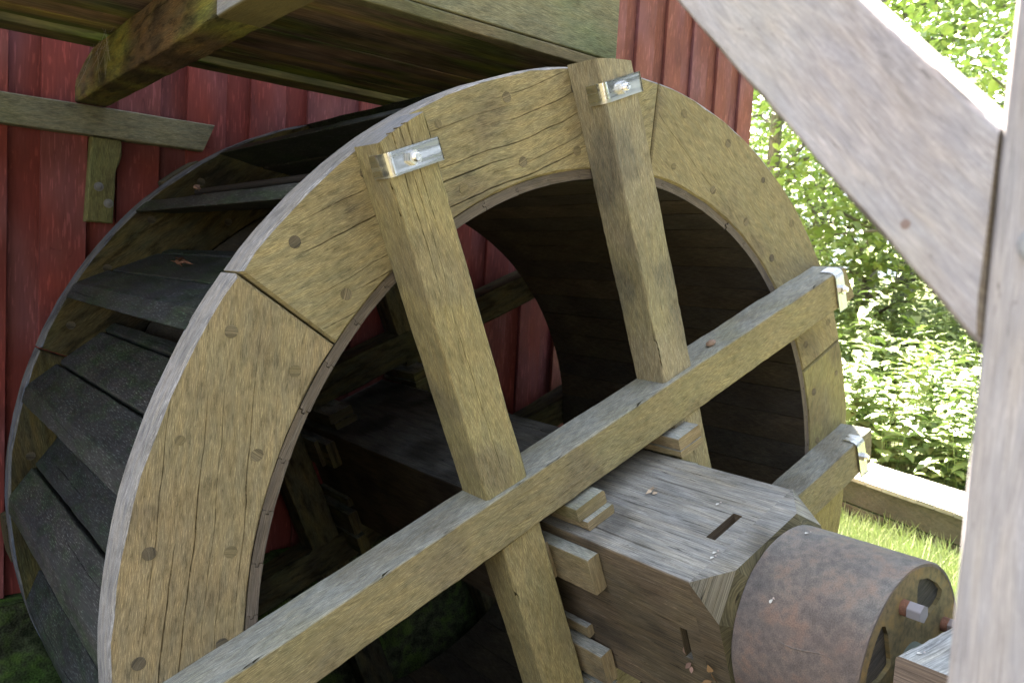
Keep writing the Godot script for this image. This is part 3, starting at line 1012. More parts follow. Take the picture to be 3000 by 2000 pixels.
func build_wheel() -> void:
	var t := thing("waterwheel", "large round oak water wheel with clasped spokes and dark bucket boards", "water wheel")
	# felloes of the near rim
	var tans := [Color(0.233, 0.195, 0.106), Color(0.256, 0.214, 0.116), Color(0.270, 0.214, 0.123), Color(0.242, 0.195, 0.106), Color(0.242, 0.195, 0.106), Color(0.219, 0.195, 0.088)]
	var edge := Color(0.265, 0.25, 0.238)
	var pegs := []
	for s in [0, 1, 2]:
		var mb := MB.new()
		var round := PackedVector2Array()
		for j in 16:
			round.append(Vector2(0.0152, 0).rotated(TAU * j / 16.0))
		sweep(mb, round, Vector3(0, 0, -0.006), Vector3(0, 0, 0.001), Vector3.UP, {"pal": palette([Color(0.13, 0.108, 0.066), Color(0.095, 0.08, 0.056), Color(0.165, 0.138, 0.08)][s], {"vary": 0.5}), "r": 0.0005, "step": 0.1, "stride": 0.02, "rough": 0.0, "wear": 0.0})
		pegs.append(mb.mesh())
	for k in 6:
		var a0 := 26.5 + 60.0 * k
		var cr := []
		if k == 1:
			cr = [[1.10, -0.72, -0.2, 0.0035, 0.02], [1.145, -0.5, 0.25, 0.006, 0.03], [1.185, -0.62, 0.34, 0.003, 0.02], [1.225, -0.32, 0.42, 0.0055, 0.03], [1.262, 0.0, 0.6, 0.0026, 0.02], [1.29, -0.6, 0.1, 0.007, 0.03], [1.325, -0.2, 0.52, 0.0035, 0.025], [1.36, -0.55, -0.1, 0.0025, 0.02], [1.385, 0.1, 0.6, 0.0035, 0.02], [1.42, -0.35, 0.12, 0.002, 0.012], [1.445, 0.1, 0.45, 0.0024, 0.012]]
		elif k == 2:
			cr = [[1.095, -0.5, -0.15, 0.0035, 0.02], [1.16, -0.52, 0.42, 0.003, 0.02], [1.20, -0.75, -0.3, 0.0022, 0.015], [1.235, -0.1, 0.62, 0.0038, 0.025], [1.275, -0.66, 0.06, 0.0024, 0.02], [1.305, -0.12, 0.55, 0.0022, 0.02], [1.345, -0.55, 0.5, 0.0048, 0.03], [1.385, -0.35, 0.15, 0.006, 0.03], [1.425, -0.2, 0.6, 0.0026, 0.015]]
		else:
			cr = random_cracks(3, 1.1, 1.45, 0.002)
		var f := felloe(t, a0, [0.0, 0.0, -0.003, 0.0, 0.0, -0.002][k], 0.1, true, tans[k], cr, M.oak if k in [1, 2, 3] else M.oak_pale, edge, 0.02)
		for j in 6:
			var deg := 31.2 + 60.0 * k + 10.0 * j
			for r in [1.44, 1.26]:
				var a := deg_to_rad(deg + rng.randf_range(-0.25, 0.25))
				var s := 1.0 if rng.randf() < 0.85 else 0.75
				var sc := Basis.from_scale(Vector3(s, s, 1)) * Basis(Vector3(0, 0, 1), rng.randf() * TAU)
				put("peg", pegs[rng.randi() % 3], M.oak_pale, f, Transform3D(sc, Vector3(cos(a) * r, sin(a) * r, f.position.z + [0.0, 0.0, -0.003, 0.0, 0.0, -0.002][k])))
	# far rim
	for k in 6:
		var a0 := 40.3 + 60.0 * k
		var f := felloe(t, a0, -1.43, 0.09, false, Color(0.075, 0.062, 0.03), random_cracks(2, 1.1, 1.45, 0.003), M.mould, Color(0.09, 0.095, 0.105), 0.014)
		for j in range(0, 6):
			var deg := 127.4 + 9.5 * j
			if deg > a0 and deg < a0 + 60.0:
				for r in [1.44, 1.26]:
					var a := deg_to_rad(deg)
					put("peg", pegs[1], M.mould, f, Transform3D(Basis(), Vector3(cos(a) * r, sin(a) * r, -1.4295)))
	# the sole: tongued and grooved planks inside the rims
	var soles := []
	for s in 4:
		var mb := MB.new()
		var w := TAU * 1.19 / 60.0 - 0.0012
		var h := w * 0.5
		var pr := PackedVector2Array()
		for j in 5:
			pr.append(Vector2(0, 1.1765).rotated(-lerpf(-h, h, j / 4.0) / 1.19))
		for q in [Vector2(h, 1.187), Vector2(h + 0.008, 1.187), Vector2(h + 0.008, 1.195), Vector2(h, 1.195)]:
			pr.append(Vector2(0, q.y).rotated(-q.x / 1.19))
		for j in 5:
			pr.append(Vector2(0, 1.2055).rotated(-lerpf(h, -h, j / 4.0) / 1.19))
		for q in [Vector2(-h, 1.1955), Vector2(-h + 0.0085, 1.1955), Vector2(-h + 0.0085, 1.1865), Vector2(-h, 1.1865)]:
			pr.append(Vector2(0, q.y).rotated(-q.x / 1.19))
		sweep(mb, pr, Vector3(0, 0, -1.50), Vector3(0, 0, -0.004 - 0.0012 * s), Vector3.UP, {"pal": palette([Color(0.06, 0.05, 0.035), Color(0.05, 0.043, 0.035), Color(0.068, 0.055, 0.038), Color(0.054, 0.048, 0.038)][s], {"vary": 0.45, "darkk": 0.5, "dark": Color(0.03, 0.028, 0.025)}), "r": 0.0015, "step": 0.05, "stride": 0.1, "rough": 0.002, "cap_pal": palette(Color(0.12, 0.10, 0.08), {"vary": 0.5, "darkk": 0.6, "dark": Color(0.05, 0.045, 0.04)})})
		soles.append(mb.mesh())
	for k in 60:
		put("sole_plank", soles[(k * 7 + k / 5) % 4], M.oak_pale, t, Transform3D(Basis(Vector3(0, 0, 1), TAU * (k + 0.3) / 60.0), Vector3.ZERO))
	# buckets: two boards and a rail each, cut flush with the rims
	var dir := Vector2(-0.6026, -0.7980)
	var across := Vector2(0.798, -0.6026)
	var outer := []
	var inner := []
	var rails := []
	for s in 3:
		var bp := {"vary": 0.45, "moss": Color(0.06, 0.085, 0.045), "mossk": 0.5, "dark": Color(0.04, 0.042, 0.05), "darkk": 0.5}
		var th := 0.052
		for part in [[0.0, 0.122, 0], [0.13, 0.305, 1], [0.315, 0.36, 2]]:
			var poly := PackedVector2Array()
			# local axes: x radial outwards, y counter-clockwise; upper face first
			var p0: Vector2 = dir * float(part[0])
			var p1: Vector2 = dir * float(part[1])
			var dn := Vector2(-0.798, 0.6026) * th
			if part[2] == 0:
				poly = PackedVector2Array([Vector2(1.499, 0.0), Vector2(1.5, 0) + p1, Vector2(1.5, 0) + p1 + dn, Vector2(1.4985, 0.0628)])
			else:
				poly = PackedVector2Array([Vector2(1.5, 0) + p0, Vector2(1.5, 0) + p1, Vector2(1.5, 0) + p1 + dn, Vector2(1.5, 0) + p0 + dn])
			var mb := MB.new()
			# side axis is d x up: with d = -z and up = +y it is +x
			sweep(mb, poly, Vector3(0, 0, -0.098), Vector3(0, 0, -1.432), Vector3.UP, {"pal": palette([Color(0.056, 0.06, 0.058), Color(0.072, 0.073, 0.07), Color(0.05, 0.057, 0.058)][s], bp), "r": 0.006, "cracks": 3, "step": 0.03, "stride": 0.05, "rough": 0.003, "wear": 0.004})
			[outer, inner, rails][part[2]].append(mb.mesh())
	for k in 24:
		var phi := deg_to_rad(165.4 + 15.0 * k)
		var xf := Transform3D(Basis(Vector3(0, 0, 1), phi), Vector3.ZERO)
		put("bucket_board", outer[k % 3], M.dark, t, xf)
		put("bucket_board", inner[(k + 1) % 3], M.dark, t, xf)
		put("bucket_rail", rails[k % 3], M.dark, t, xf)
	var rod := MB.new()
	var ra := deg_to_rad(128.8)
	tube(rod, PackedVector3Array([Vector3(cos(ra) * 1.417, sin(ra) * 1.417, -1.43), Vector3(cos(ra) * 1.417, sin(ra) * 1.417, -0.09)]), PackedFloat32Array([0.0115, 0.0115]), 14, palette(Color(0.035, 0.032, 0.03), {"vary": 0.4}))
	put("iron_rod", rod.mesh(), M.iron, t)
	build_arms(t, 0.0, 1.0, true)
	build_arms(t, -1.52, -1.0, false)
	build_shaft(t)


# an arm along dir, its near side at offset o0..o1 along across; z from z0 outwards by depth*s
func arm(t: Node3D, along: Vector3, across: Vector3, o0: float, o1: float, z0: float, depth: float, s: float, pal: Dictionary, mat: Material, cracks: int, r0: float, r1: float, extra := []) -> MeshInstance3D:
	var a := -along * 1.62 + across * (o0 + o1) * 0.5 + Vector3(0, 0, z0 + depth * s * 0.5)
	var b := a + along * 3.24
	var mb := MB.new()
	var w := o1 - o0
	var cut := func(p: Vector3, r: float) -> float:
		var off := p.dot(across)
		return sqrt(maxf(0.01, r * r - off * off))
	sweep(mb, rect(-w * 0.5, w * 0.5, -depth * 0.5, depth * 0.5), a, b, Vector3(0, 0, 1), {"pal": pal, "r": 0.006, "step": 0.018, "stride": 0.025, "rough": 0.004, "wear": 0.009, "cracks": cracks, "crack_list": extra,
		"s0f": func(p: Vector3) -> float: return 1.62 - cut.call(p, r0),
		"s1f": func(p: Vector3) -> float: return 1.62 + cut.call(p, r1)})
	return put("arm", mb.mesh(), mat, t)


func build_arms(t: Node3D, z0: float, s: float, near: bool) -> void:
	var more := {"vary": 0.2, "top": Color(0.25, 0.252, 0.222), "topk": 0.95, "moss": Color(0.185, 0.172, 0.088), "mossk": 0.45, "dark": Color(0.14, 0.118, 0.082), "darkk": 0.45}
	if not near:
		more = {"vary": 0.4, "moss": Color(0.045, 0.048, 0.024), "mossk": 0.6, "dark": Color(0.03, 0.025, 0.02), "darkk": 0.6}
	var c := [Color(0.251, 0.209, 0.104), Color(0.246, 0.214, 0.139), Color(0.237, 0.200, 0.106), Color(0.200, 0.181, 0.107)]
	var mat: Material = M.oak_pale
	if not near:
		c = [Color(0.07, 0.062, 0.038), Color(0.07, 0.062, 0.038), Color(0.065, 0.058, 0.033), Color(0.065, 0.058, 0.033)]  # far arms painted darker to stand in for shade inside the wheel
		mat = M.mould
	var dirs := [[E2, E1, -0.455, -0.309, 0.118], [E2, E1, 0.289, 0.433, 0.118], [E1, E2, 0.322, 0.468, 0.137], [E1, E2, -0.422, -0.277, 0.137]]
	var off := -0.004 if near else 0.004
	for k in 4:
		var q: Array = dirs[k]
		var pal := palette(c[k], more)
		if k < 2:
			pal.top = Color(0.26, 0.255, 0.265)
		if k == 1 and near:
			pal.dark = Color(0.06, 0.06, 0.06)
			pal.darkk = 0.45
		var r1 := 1.503 if k < 2 else 1.452
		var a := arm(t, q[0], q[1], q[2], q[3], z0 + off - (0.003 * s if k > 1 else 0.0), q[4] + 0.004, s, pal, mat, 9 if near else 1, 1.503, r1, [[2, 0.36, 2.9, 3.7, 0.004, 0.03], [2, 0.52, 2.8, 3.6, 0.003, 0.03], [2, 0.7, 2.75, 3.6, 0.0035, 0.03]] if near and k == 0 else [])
		if near:
			build_strap(a, q, k)


# a stainless strap bent round one edge of an arm, with a nut on its bolt
func build_strap(a: Node3D, q: Array, k: int) -> void:
	var along: Vector3 = q[0]
	var across: Vector3 = q[1]
	var zf: float = q[4]
	var rad := 1.378 if k < 2 else 1.318
	# arms across E1 carry the bend on their lower-offset side, the others on the upper
	var sgn := -1.0 if k < 2 else 1.0
	var bend: float = (float(q[2]) if k < 2 else float(q[3])) + sgn * 0.001
	var far: float = (float(q[3]) if k < 2 else float(q[2])) - sgn * 0.012
	var th := 0.005
	var prof := PackedVector2Array()
	var inner := PackedVector2Array()
	var rr := 0.022
	prof.append(Vector2(far, zf + th + 0.001))
	inner.append(Vector2(far, zf + 0.001))
	for j in 9:
		var an := PI * 0.5 * j / 8.0
		var cx := bend - sgn * rr
		var cz := zf - rr
		prof.append(Vector2(cx + sgn * sin(an) * (rr + th), cz + 0.001 + cos(an) * (rr + th)))
		inner.append(Vector2(cx + sgn * sin(an) * rr, cz + 0.001 + cos(an) * rr))
	prof.append(Vector2(bend + sgn * th, zf - 0.058))
	inner.append(Vector2(bend, zf - 0.058))
	inner.reverse()
	var poly := prof.duplicate()
	poly.append_array(inner)
	# swept along the arm; side axis = along x z
	var d := along
	var side := d.cross(Vector3(0, 0, 1))
	var sg := signf(side.dot(across))
	var p2 := PackedVector2Array()
	for p in poly:
		p2.append(Vector2(p.x * sg, p.y))
	var mb := MB.new()
	sweep(mb, p2, along * (rad - 0.0285), along * (rad + 0.0285), Vector3(0, 0, 1), {"pal": palette(Color(0.25, 0.255, 0.25), {"vary": 0.12}), "r": 0.0012, "step": 0.05, "stride": 0.03, "rough": 0.0006, "wear": 0.0})
	var st := put("strap", mb.mesh(), M.steel, a)
	var mid: float = (float(q[2]) + float(q[3])) * 0.5
	var at := along * rad + across * mid + Vector3(0, 0, zf + th + 0.001)
	var nut := MB.new()
	var hexa := PackedVector2Array()
	var turn := rng.randf() * 1.0
	for j in 6:
		hexa.append(Vector2(cos(turn + TAU * j / 6.0), sin(turn + TAU * j / 6.0)) * 0.0185)
	sweep(nut, hexa, at, at + Vector3(0, 0, 0.014), Vector3.UP, {"pal": palette(Color(0.42, 0.42, 0.43), {"vary": 0.05}), "r": 0.0012, "step": 0.05, "stride": 0.014, "rough": 0.0, "wear": 0.001})
	put("nut", nut.mesh(), M.steel, a)
	var bo := MB.new()
	var prof2 := PackedVector2Array([Vector2(0.0102, 0.0)])
	for j in 6:
		prof2.append(Vector2(0.0102, 0.015 + j * 0.0018))
		prof2.append(Vector2(0.0092, 0.0159 + j * 0.0018))
	prof2.append(Vector2(0.0085, 0.0265))
	prof2.append(Vector2(0.0, 0.0268))
	lathe(bo, prof2, axis(at, Vector3(0, 0, 1)), 18, palette(Color(0.42, 0.42, 0.43), {"vary": 0.05}))
	put("bolt", bo.mesh(), M.steel, a)


func build_shaft(t: Node3D) -> void:
	var hs := 0.236
	var mb := MB.new()
	# polygon axes: d = +z, up = E2 -> side = z x E2 = -E1
	var pal := palette(Color(0.125, 0.095, 0.065), {"vary": 0.35, "top": Color(0.235, 0.23, 0.212), "topk": 1.0, "moss": Color(0.1, 0.085, 0.05), "mossk": 0.4, "dark": Color(0.035, 0.03, 0.025), "darkk": 0.6})
	# edges: 0 bottom, 1 (+side = -E1, the left face), 2 top, 3 right
	var top_holes := [2, 0.236 - 0.0625, 0.236 + 0.0625, 1.7 + 0.494, 1.7 + 0.523, 0.09]
	var left_holes := [1, 0.236 - 0.03, 0.236 + 0.069, 1.7 + 0.502, 1.7 + 0.527, 0.09]
	var crack := []
	for q in [[2, 0.12, 1.2, 2.5, 0.007, 0.04], [2, 0.30, 1.5, 2.32, 0.004, 0.03], [2, 0.44, 1.0, 2.5, 0.005, 0.03], [2, 0.62, 1.6, 2.6, 0.005, 0.03], [2, 0.74, 1.7, 2.4, 0.007, 0.04], [2, 0.9, 0.4, 2.3, 0.005, 0.03], [1, 0.12, 1.4, 2.4, 0.004, 0.03], [1, 0.25, 1.8, 2.5, 0.004, 0.03], [1, 0.42, 1.3, 2.5, 0.005, 0.03], [1, 0.66, 1.7, 2.6, 0.005, 0.03], [1, 0.78, 1.5, 2.6, 0.004, 0.03], [1, 0.9, 1.6, 2.4, 0.004, 0.03]]:
		crack.append(q)
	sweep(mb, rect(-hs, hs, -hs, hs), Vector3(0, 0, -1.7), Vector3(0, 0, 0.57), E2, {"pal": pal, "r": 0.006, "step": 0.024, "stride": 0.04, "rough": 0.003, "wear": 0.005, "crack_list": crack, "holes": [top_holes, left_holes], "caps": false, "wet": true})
	# chamfered end, turned down to the iron collar
	var rings := []
	var cut := 0.098
	for st in [[0.57, 0.0005, 0.0], [0.642, cut, 0.0], [0.655, cut, 0.45], [0.674, cut, 1.0]]:
		var ring := PackedVector3Array()
		for k in 4:
			var ca := PI * 0.25 + PI * 0.5 * k
			var corner := Vector2(signf(cos(ca)), signf(sin(ca))) * hs
			var nxt := Vector2(-corner.y, corner.x)
			var prv := Vector2(corner.y, -corner.x)
			var p0: Vector2 = corner + (prv - corner).normalized() * st[1]
			var p1: Vector2 = corner + (nxt - corner).normalized() * st[1]
			for pp in [p0, p1]:
				var q: Vector2 = pp
				q = q.lerp(q.normalized() * 0.236, st[2])
				ring.append(E1 * q.x + E2 * q.y + Vector3(0, 0, st[0]))
		rings.append(ring)
	var fp := pal.duplicate()
	fp.base = Color(0.13, 0.118, 0.09)
	var dp := palette(Color(0.075, 0.065, 0.035), {"vary": 0.4})
	for r in 3:
		for k in 8:
			var k1 := (k + 1) % 8
			var a: Vector3 = rings[r][k]
			var b: Vector3 = rings[r][k1]
			var c: Vector3 = rings[r + 1][k1]
			var e: Vector3 = rings[r + 1][k]
			# the face between a chamfer pair is a facet, the others continue the flats
			var nn := (c - a).cross(e - b).normalized()
			if nn.dot((a + c) * Vector3(1, 1, 0)) < 0.0:
				nn = -nn
			var n := 6
			var ids := []
			for i in n + 1:
				for j in n + 1:
					var p := a.lerp(b, float(j) / n).lerp(e.lerp(c, float(j) / n), float(i) / n)
					var across := (b - a).length() if (b - a).length() > 0.01 else (c - e).length()
					var fm := (a + b) * 0.5
					var uv := Vector2(p.z + 1.7, (p - fm).dot((b - a).normalized() if (b - a).length() > 0.01 else (c - e).normalized()) + k * 0.31)
					if k % 2 == 0:
						uv = Vector2((float(j) / n) * across * 0.3, p.z * 1.5 + 0.2)
					if r > 0:
						uv = Vector2((k + float(j) / n) * 0.17, Vector2(p.x, p.y).length() * 1.5 + p.z)
					ids.append(mb.vert(p, nn, uv, shade(p, nn, pal if k % 2 == 1 and r == 0 else (fp if r == 0 else dp))))
			for i in n:
				for j in n:
					var q := i * (n + 1) + j
					mb.quad(ids[q], ids[q + 1], ids[q + n + 2], ids[q + n + 1])
	put("shaft", mb.mesh(), M.grey, t)
	build_collar(t)
	# folding wedges that tighten the arms on the shaft
	var wp := {"vary": 0.3, "top": Color(0.27, 0.28, 0.26), "topk": 0.9, "moss": Color(0.1, 0.11, 0.04), "mossk": 0.5, "darkk": 0.4}
	var wedges := [
		# [face normal, along face, o0, o1 (radial), f0, f1 (along the face), z1]
		[E2, E1, 0.237, 0.268, -0.203, -0.092, 0.187], [E2, E1, 0.269, 0.312, -0.216, -0.098, 0.168],
		[E2, E1, 0.237, 0.262, 0.235, 0.345, 0.178], [E2, E1, 0.263, 0.305, 0.238, 0.347, 0.176],
		[-E1, E2, 0.239, 0.284, 0.094, 0.212, 0.25], [-E1, E2, 0.285, 0.306, 0.1, 0.225, 0.09],
		[-E1, E2, 0.245, 0.291, -0.254, -0.146, 0.2], [-E1, E2, 0.237, 0.262, -0.13, -0.09, 0.13],
		[-E1, E2, 0.24, 0.29, -0.36, -0.275, 0.19],
		[E1, E2, 0.237, 0.285, 0.1, 0.2, 0.2], [E1, E2, 0.237, 0.285, -0.2, -0.1, 0.2],
		[-E2, E1, 0.237, 0.272, -0.2, -0.1, 0.2], [-E2, E1, 0.237, 0.272, 0.1, 0.2, 0.2],
	]
	for q in wedges:
		for far in 2:
			var n: Vector3 = q[0]
			var al: Vector3 = q[1]
			var z0 := -0.02
			var z1: float = q[6]
			if far == 1:
				z0 = -1.68
				z1 = -1.36 - 0.4 * (0.25 - z1)
			var w := MB.new()
			var o := {"pal": palette(Color(0.22, 0.175, 0.105) * (1.0 if far == 0 else 0.3), wp), "r": 0.004, "step": 0.03, "stride": 0.04, "rough": 0.002, "wear": 0.004, "cracks": 1}  # far wedges: same wood, colour darkened for the shade between the rims
			var side := Vector3(0, 0, 1).cross(n)
			var sg := signf(side.dot(al))
			var lo: float = minf(q[4] * sg, q[5] * sg)
			var hi: float = maxf(q[4] * sg, q[5] * sg)
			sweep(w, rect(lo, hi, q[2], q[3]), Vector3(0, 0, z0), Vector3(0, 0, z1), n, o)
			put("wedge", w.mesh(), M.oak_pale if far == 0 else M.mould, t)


func build_collar(t: Node3D) -> void:
	var mb := MB.new()
	var pal := palette(Color(0.15, 0.122, 0.112), {"vary": 0.22, "top": Color(0.2, 0.195, 0.18), "topk": 0.75, "moss": Color(0.15, 0.115, 0.095), "mossk": 0.5, "dark": Color(0.1, 0.095, 0.095), "darkk": 0.5})
	lathe(mb, PackedVector2Array([Vector2(0.232, 0.666), Vector2(0.247, 0.666), Vector2(0.25, 0.669), Vector2(0.25, 0.980), Vector2(0.2465, 0.985), Vector2(0.2395, 0.985)]), Transform3D(Basis(Vector3(1, 0, 0), Vector3(0, 0, 1), Vector3(0, -1, 0)), Vector3.ZERO), 72, pal, 0.0016)
	var c := put("iron_collar", mb.mesh(), M.rust, t)
	var seam := MB.new()
	var sa := deg_to_rad(168.0)
	var sr := PackedVector3Array()
	var sw := PackedFloat32Array()
	for k in 9:
		var f := k / 8.0
		sr.append(Vector3(cos(sa + 0.03 * sin(f * 5.0)) * 0.2495, sin(sa + 0.03 * sin(f * 5.0)) * 0.2495, 0.77 + 0.15 * f))
		sw.append(0.0022 * sin(PI * clampf(f, 0.08, 0.92)))
	tube(seam, sr, sw, 6, pal)
	put("seam", seam.mesh(), M.rust, c)
	# cast end plate with four openings
	var opening := PackedVector2Array([Vector2(0.064, 0.085), Vector2(0.062, 0.125), Vector2(0.075, 0.178), Vector2(0.088, 0.191), Vector2(0.127, 0.169), Vector2(0.168, 0.125), Vector2(0.187, 0.093), Vector2(0.178, 0.079), Vector2(0.15, 0.073), Vector2(0.082, 0.076), Vector2(0.068, 0.078)])
	var ep := palette(Color(0.19, 0.145, 0.08), {"vary": 0.2, "moss": Color(0.1, 0.115, 0.06), "mossk": 0.4})
	var pm := MB.new()
	var holes := []
	for k in 4:
		var h := PackedVector2Array()
		for p in opening:
			h.append(p.rotated(PI * 0.5 * k))
		holes.append(h)
	for k in 4:
		# a quarter from the middle of one opening to the middle of the next
		var sec := PackedVector2Array([Vector2.ZERO])
		for j in 19:
			sec.append(Vector2(0.2415, 0).rotated(PI * 0.25 + PI * 0.5 * k + PI * 0.5 * j / 18.0))
		var parts := [sec]
		for h in [holes[k], holes[(k + 1) % 4]]:
			var nxt := []
			for s in parts:
				for g in Geometry2D.clip_polygons(s, h):
					nxt.append(g)
			parts = nxt
		for s in parts:
			var tr := Geometry2D.triangulate_polygon(s)
			var ids := []
			for p in s:
				var w: Vector3 = E1 * p.x + E2 * p.y + Vector3(0, 0, 0.984)
				ids.append(pm.vert(w, Vector3(0, 0, 1), p, shade(w, Vector3(0, 0, 1), ep)))
			for j in range(0, tr.size(), 3):
				pm.tri(ids[tr[j]], ids[tr[j + 1]], ids[tr[j + 2]])
	for h in holes:
		var cen := Vector2.ZERO
		for p in h:
			cen += p / h.size()
		for j in h.size():
			var p0: Vector2 = h[j]
			var p1: Vector2 = h[(j + 1) % h.size()]
			var nn := (cen - (p0 + p1) * 0.5).normalized()
			var wn := E1 * nn.x + E2 * nn.y
			var ids := []
			for q in [[p0, 0.984], [p1, 0.984], [p1, 0.974], [p0, 0.974]]:
				var w: Vector3 = E1 * q[0].x + E2 * q[0].y + Vector3(0, 0, q[1])
				ids.append(pm.vert(w, wn, q[0], shade(w, wn, ep)))
			pm.quad(ids[0], ids[1], ids[2], ids[3])
	put("end_plate", pm.mesh(), M.plate, c)
	var wm := MB.new()
	var wpal := palette(Color(0.075, 0.07, 0.06), {"vary": 0.3})
	var disc := PackedInt32Array()
	for j in 36:
		var p := Vector2(0.238, 0).rotated(TAU * j / 36.0)
		var w := E1 * p.x + E2 * p.y + Vector3(0, 0, 0.9735)
		disc.append(wm.vert(w, Vector3(0, 0, 1), p, shade(w, Vector3(0, 0, 1), wpal)))
	for j in range(1, 35):
		wm.tri(disc[0], disc[j], disc[j + 1])
	put("shaft_end", wm.mesh(), M.grey, c)
	for k in 4:
		var p := Vector2(0.175, 0).rotated(PI * 0.5 * k)
		var at := E1 * p.x + E2 * p.y + Vector3(0, 0, 0.9835)
		var bm := MB.new()
		lathe(bm, PackedVector2Array([Vector2(0.0185, 0.0), Vector2(0.0185, 0.016), Vector2(0.0175, 0.0175), Vector2(0.0, 0.0175)]), axis(at, Vector3(0, 0, 1)), 20, palette(Color(0.18, 0.09, 0.06), {"vary": 0.5}))
		put("washer", bm.mesh(), M.rust, c)
		var hx := PackedVector2Array()
		for j in 6:
			hx.append(Vector2(0.021, 0).rotated(0.35 + TAU * j / 6.0))
		var hm := MB.new()
		sweep(hm, hx, at + Vector3(0, 0, 0.0175), at + Vector3(0, 0, 0.049), Vector3.UP, {"pal": palette(Color(0.26, 0.25, 0.27), {"vary": 0.2, "dark": Color(0.2, 0.14, 0.1), "darkk": 0.5}), "r": 0.002, "step": 0.02, "stride": 0.015, "rough": 0.0005, "wear": 0.002})
		put("bolt", hm.mesh(), M.iron, c)
	var jm := MB.new()
	lathe(jm, PackedVector2Array([Vector2(0.062, 0.983), Vector2(0.06, 1.0), Vector2(0.055, 1.004), Vector2(0.05, 1.06), Vector2(0.05, 1.28), Vector2(0.0, 1.281)]), Transform3D(Basis(Vector3(1, 0, 0), Vector3(0, 0, 1), Vector3(0, -1, 0)), Vector3.ZERO), 28, palette(Color(0.11, 0.13, 0.11), {"vary": 0.25}))
	put("gudgeon", jm.mesh(), M.iron, c)


# ---------------------------------------------------------------- bearing block beyond the collar
func build_bearing() -> void:
	var t := thing("bearing_block", "grey squared timber block holding the iron axle end, partly behind the post", "bearing block")
	var pal := {"vary": 0.25, "top": Color(0.34, 0.35, 0.34), "topk": 1.0, "dark": Color(0.09, 0.065, 0.05), "darkk": 0.5}
	put("block", timber(Vector3(-0.25, -0.09, 1.2), Vector3(0.26, -0.09, 1.2), Vector3.UP, 0.28, 0.432, {"pal": palette(Color(0.17, 0.13, 0.105), pal), "r": 0.006, "cracks": 5, "step": 0.02, "stride": 0.03, "wear": 0.004}), M.grey, t)
	for x in [-0.17, 0.18]:
		put("leg", timber(Vector3(x, GROUND - 0.1, 1.2), Vector3(x, -0.307, 1.2), Vector3(0, 0, 1), 0.15, 0.2, {"pal": palette(Color(0.17, 0.14, 0.1), pal), "r": 0.006, "cracks": 2}), M.oak_pale, t)


# ---------------------------------------------------------------- footbridge to the right
func build_bridge() -> void:
	var t := thing("footbridge", "sunlit plank footbridge with a weathered side beam, right of the wheel", "footbridge")
	var a := Vector3(4.83, -0.55, -3.35)
	var d := Vector3(-0.3258, 0, 0.9454)
	var n := Vector3(0.9454, 0, 0.3258)
	var pal := {"vary": 0.2}
	for k in 40:
		var c := a + d * (0.158 * k) + n * 0.29
		var m := timber(c - n * 0.30, c + n * 0.30, Vector3.UP, 0.15, 0.03, {"pal": palette(Color(0.36, 0.34, 0.3) * rng.randf_range(0.85, 1.1), pal), "r": 0.003, "step": 0.08, "stride": 0.2})
		put("deck_plank", m, M.grey, t, Transform3D(Basis(), Vector3(0, -0.015 + rng.randf_range(-0.002, 0.002), 0)))
	for s in [0.045, 0.52]:
		var e: Vector3 = a + n * s - Vector3(0, 0.125, 0)
		put("side_beam", timber(e, e + d * 6.3, Vector3.UP, 0.06, 0.18, {"pal": palette(Color(0.095, 0.086, 0.07), {"vary": 0.3, "moss": Color(0.06, 0.068, 0.045), "mossk": 0.5}), "r": 0.006, "step": 0.06, "stride": 0.15, "cracks": 3}), M.oak_pale, t)  # beam colour darkened to carry the shade on its near side
		put("lower_rail", timber(e + Vector3(0, -0.135, 0) + n * 0.004, e + d * 6.3 + Vector3(0, -0.135, 0) + n * 0.004, Vector3.UP, 0.06, 0.075, {"pal": palette(Color(0.11, 0.1, 0.075), {"vary": 0.3, "top": Color(0.06, 0.1, 0.05), "topk": 1.0}), "r": 0.006, "step": 0.06, "stride": 0.15}), M.oak_pale, t)
	for k in 2:
		var c := a + d * (0.3 + 5.6 * k) + n * 0.28
		put("trestle_post", timber(c + Vector3(0, -0.6, 0), c + Vector3(0, -0.3, 0), Vector3(0, 0, 1), 0.4, 0.14, {"pal": palette(Color(0.15, 0.13, 0.1), pal), "r": 0.005}), M.oak_pale, t)


# ---------------------------------------------------------------- plants
func leaf_shape(mb: MB, at: Vector3, dir: Vector3, up: Vector3, l: float, w: float, col: Color) -> void:
	var side := dir.cross(up).normalized()
	var uu := side.cross(dir).normalized()
	var prof := [[0.0, 0.02], [0.18, 0.75], [0.42, 1.0], [0.7, 0.62], [1.0, 0.0]]
	var rows := []
	for k in prof.size():
		var x: float = prof[k][0]
		var y: float = prof[k][1] * w * 0.5
		var mid := at + dir * (x * l) - uu * (x * x * l * 0.22)
		var lift := uu * y * 0.35
		rows.append([mb.vert(mid - side * y + lift, (uu + side * 0.3).normalized(), Vector2.ZERO, col), mb.vert(mid, uu, Vector2.ZERO, col * 0.92), mb.vert(mid + side * y + lift, (uu - side * 0.3).normalized(), Vector2.ZERO, col)])
	for k in prof.size() - 1:
		mb.quad(rows[k][0], rows[k][1], rows[k + 1][1], rows[k + 1][0])
		mb.quad(rows[k][1], rows[k][2], rows[k + 1][2], rows[k + 1][1])


func rand_dir(flat := 0.4) -> Vector3:
	var a := rng.randf() * TAU
	return Vector3(cos(a), rng.randf_range(-flat, flat), sin(a)).normalized()


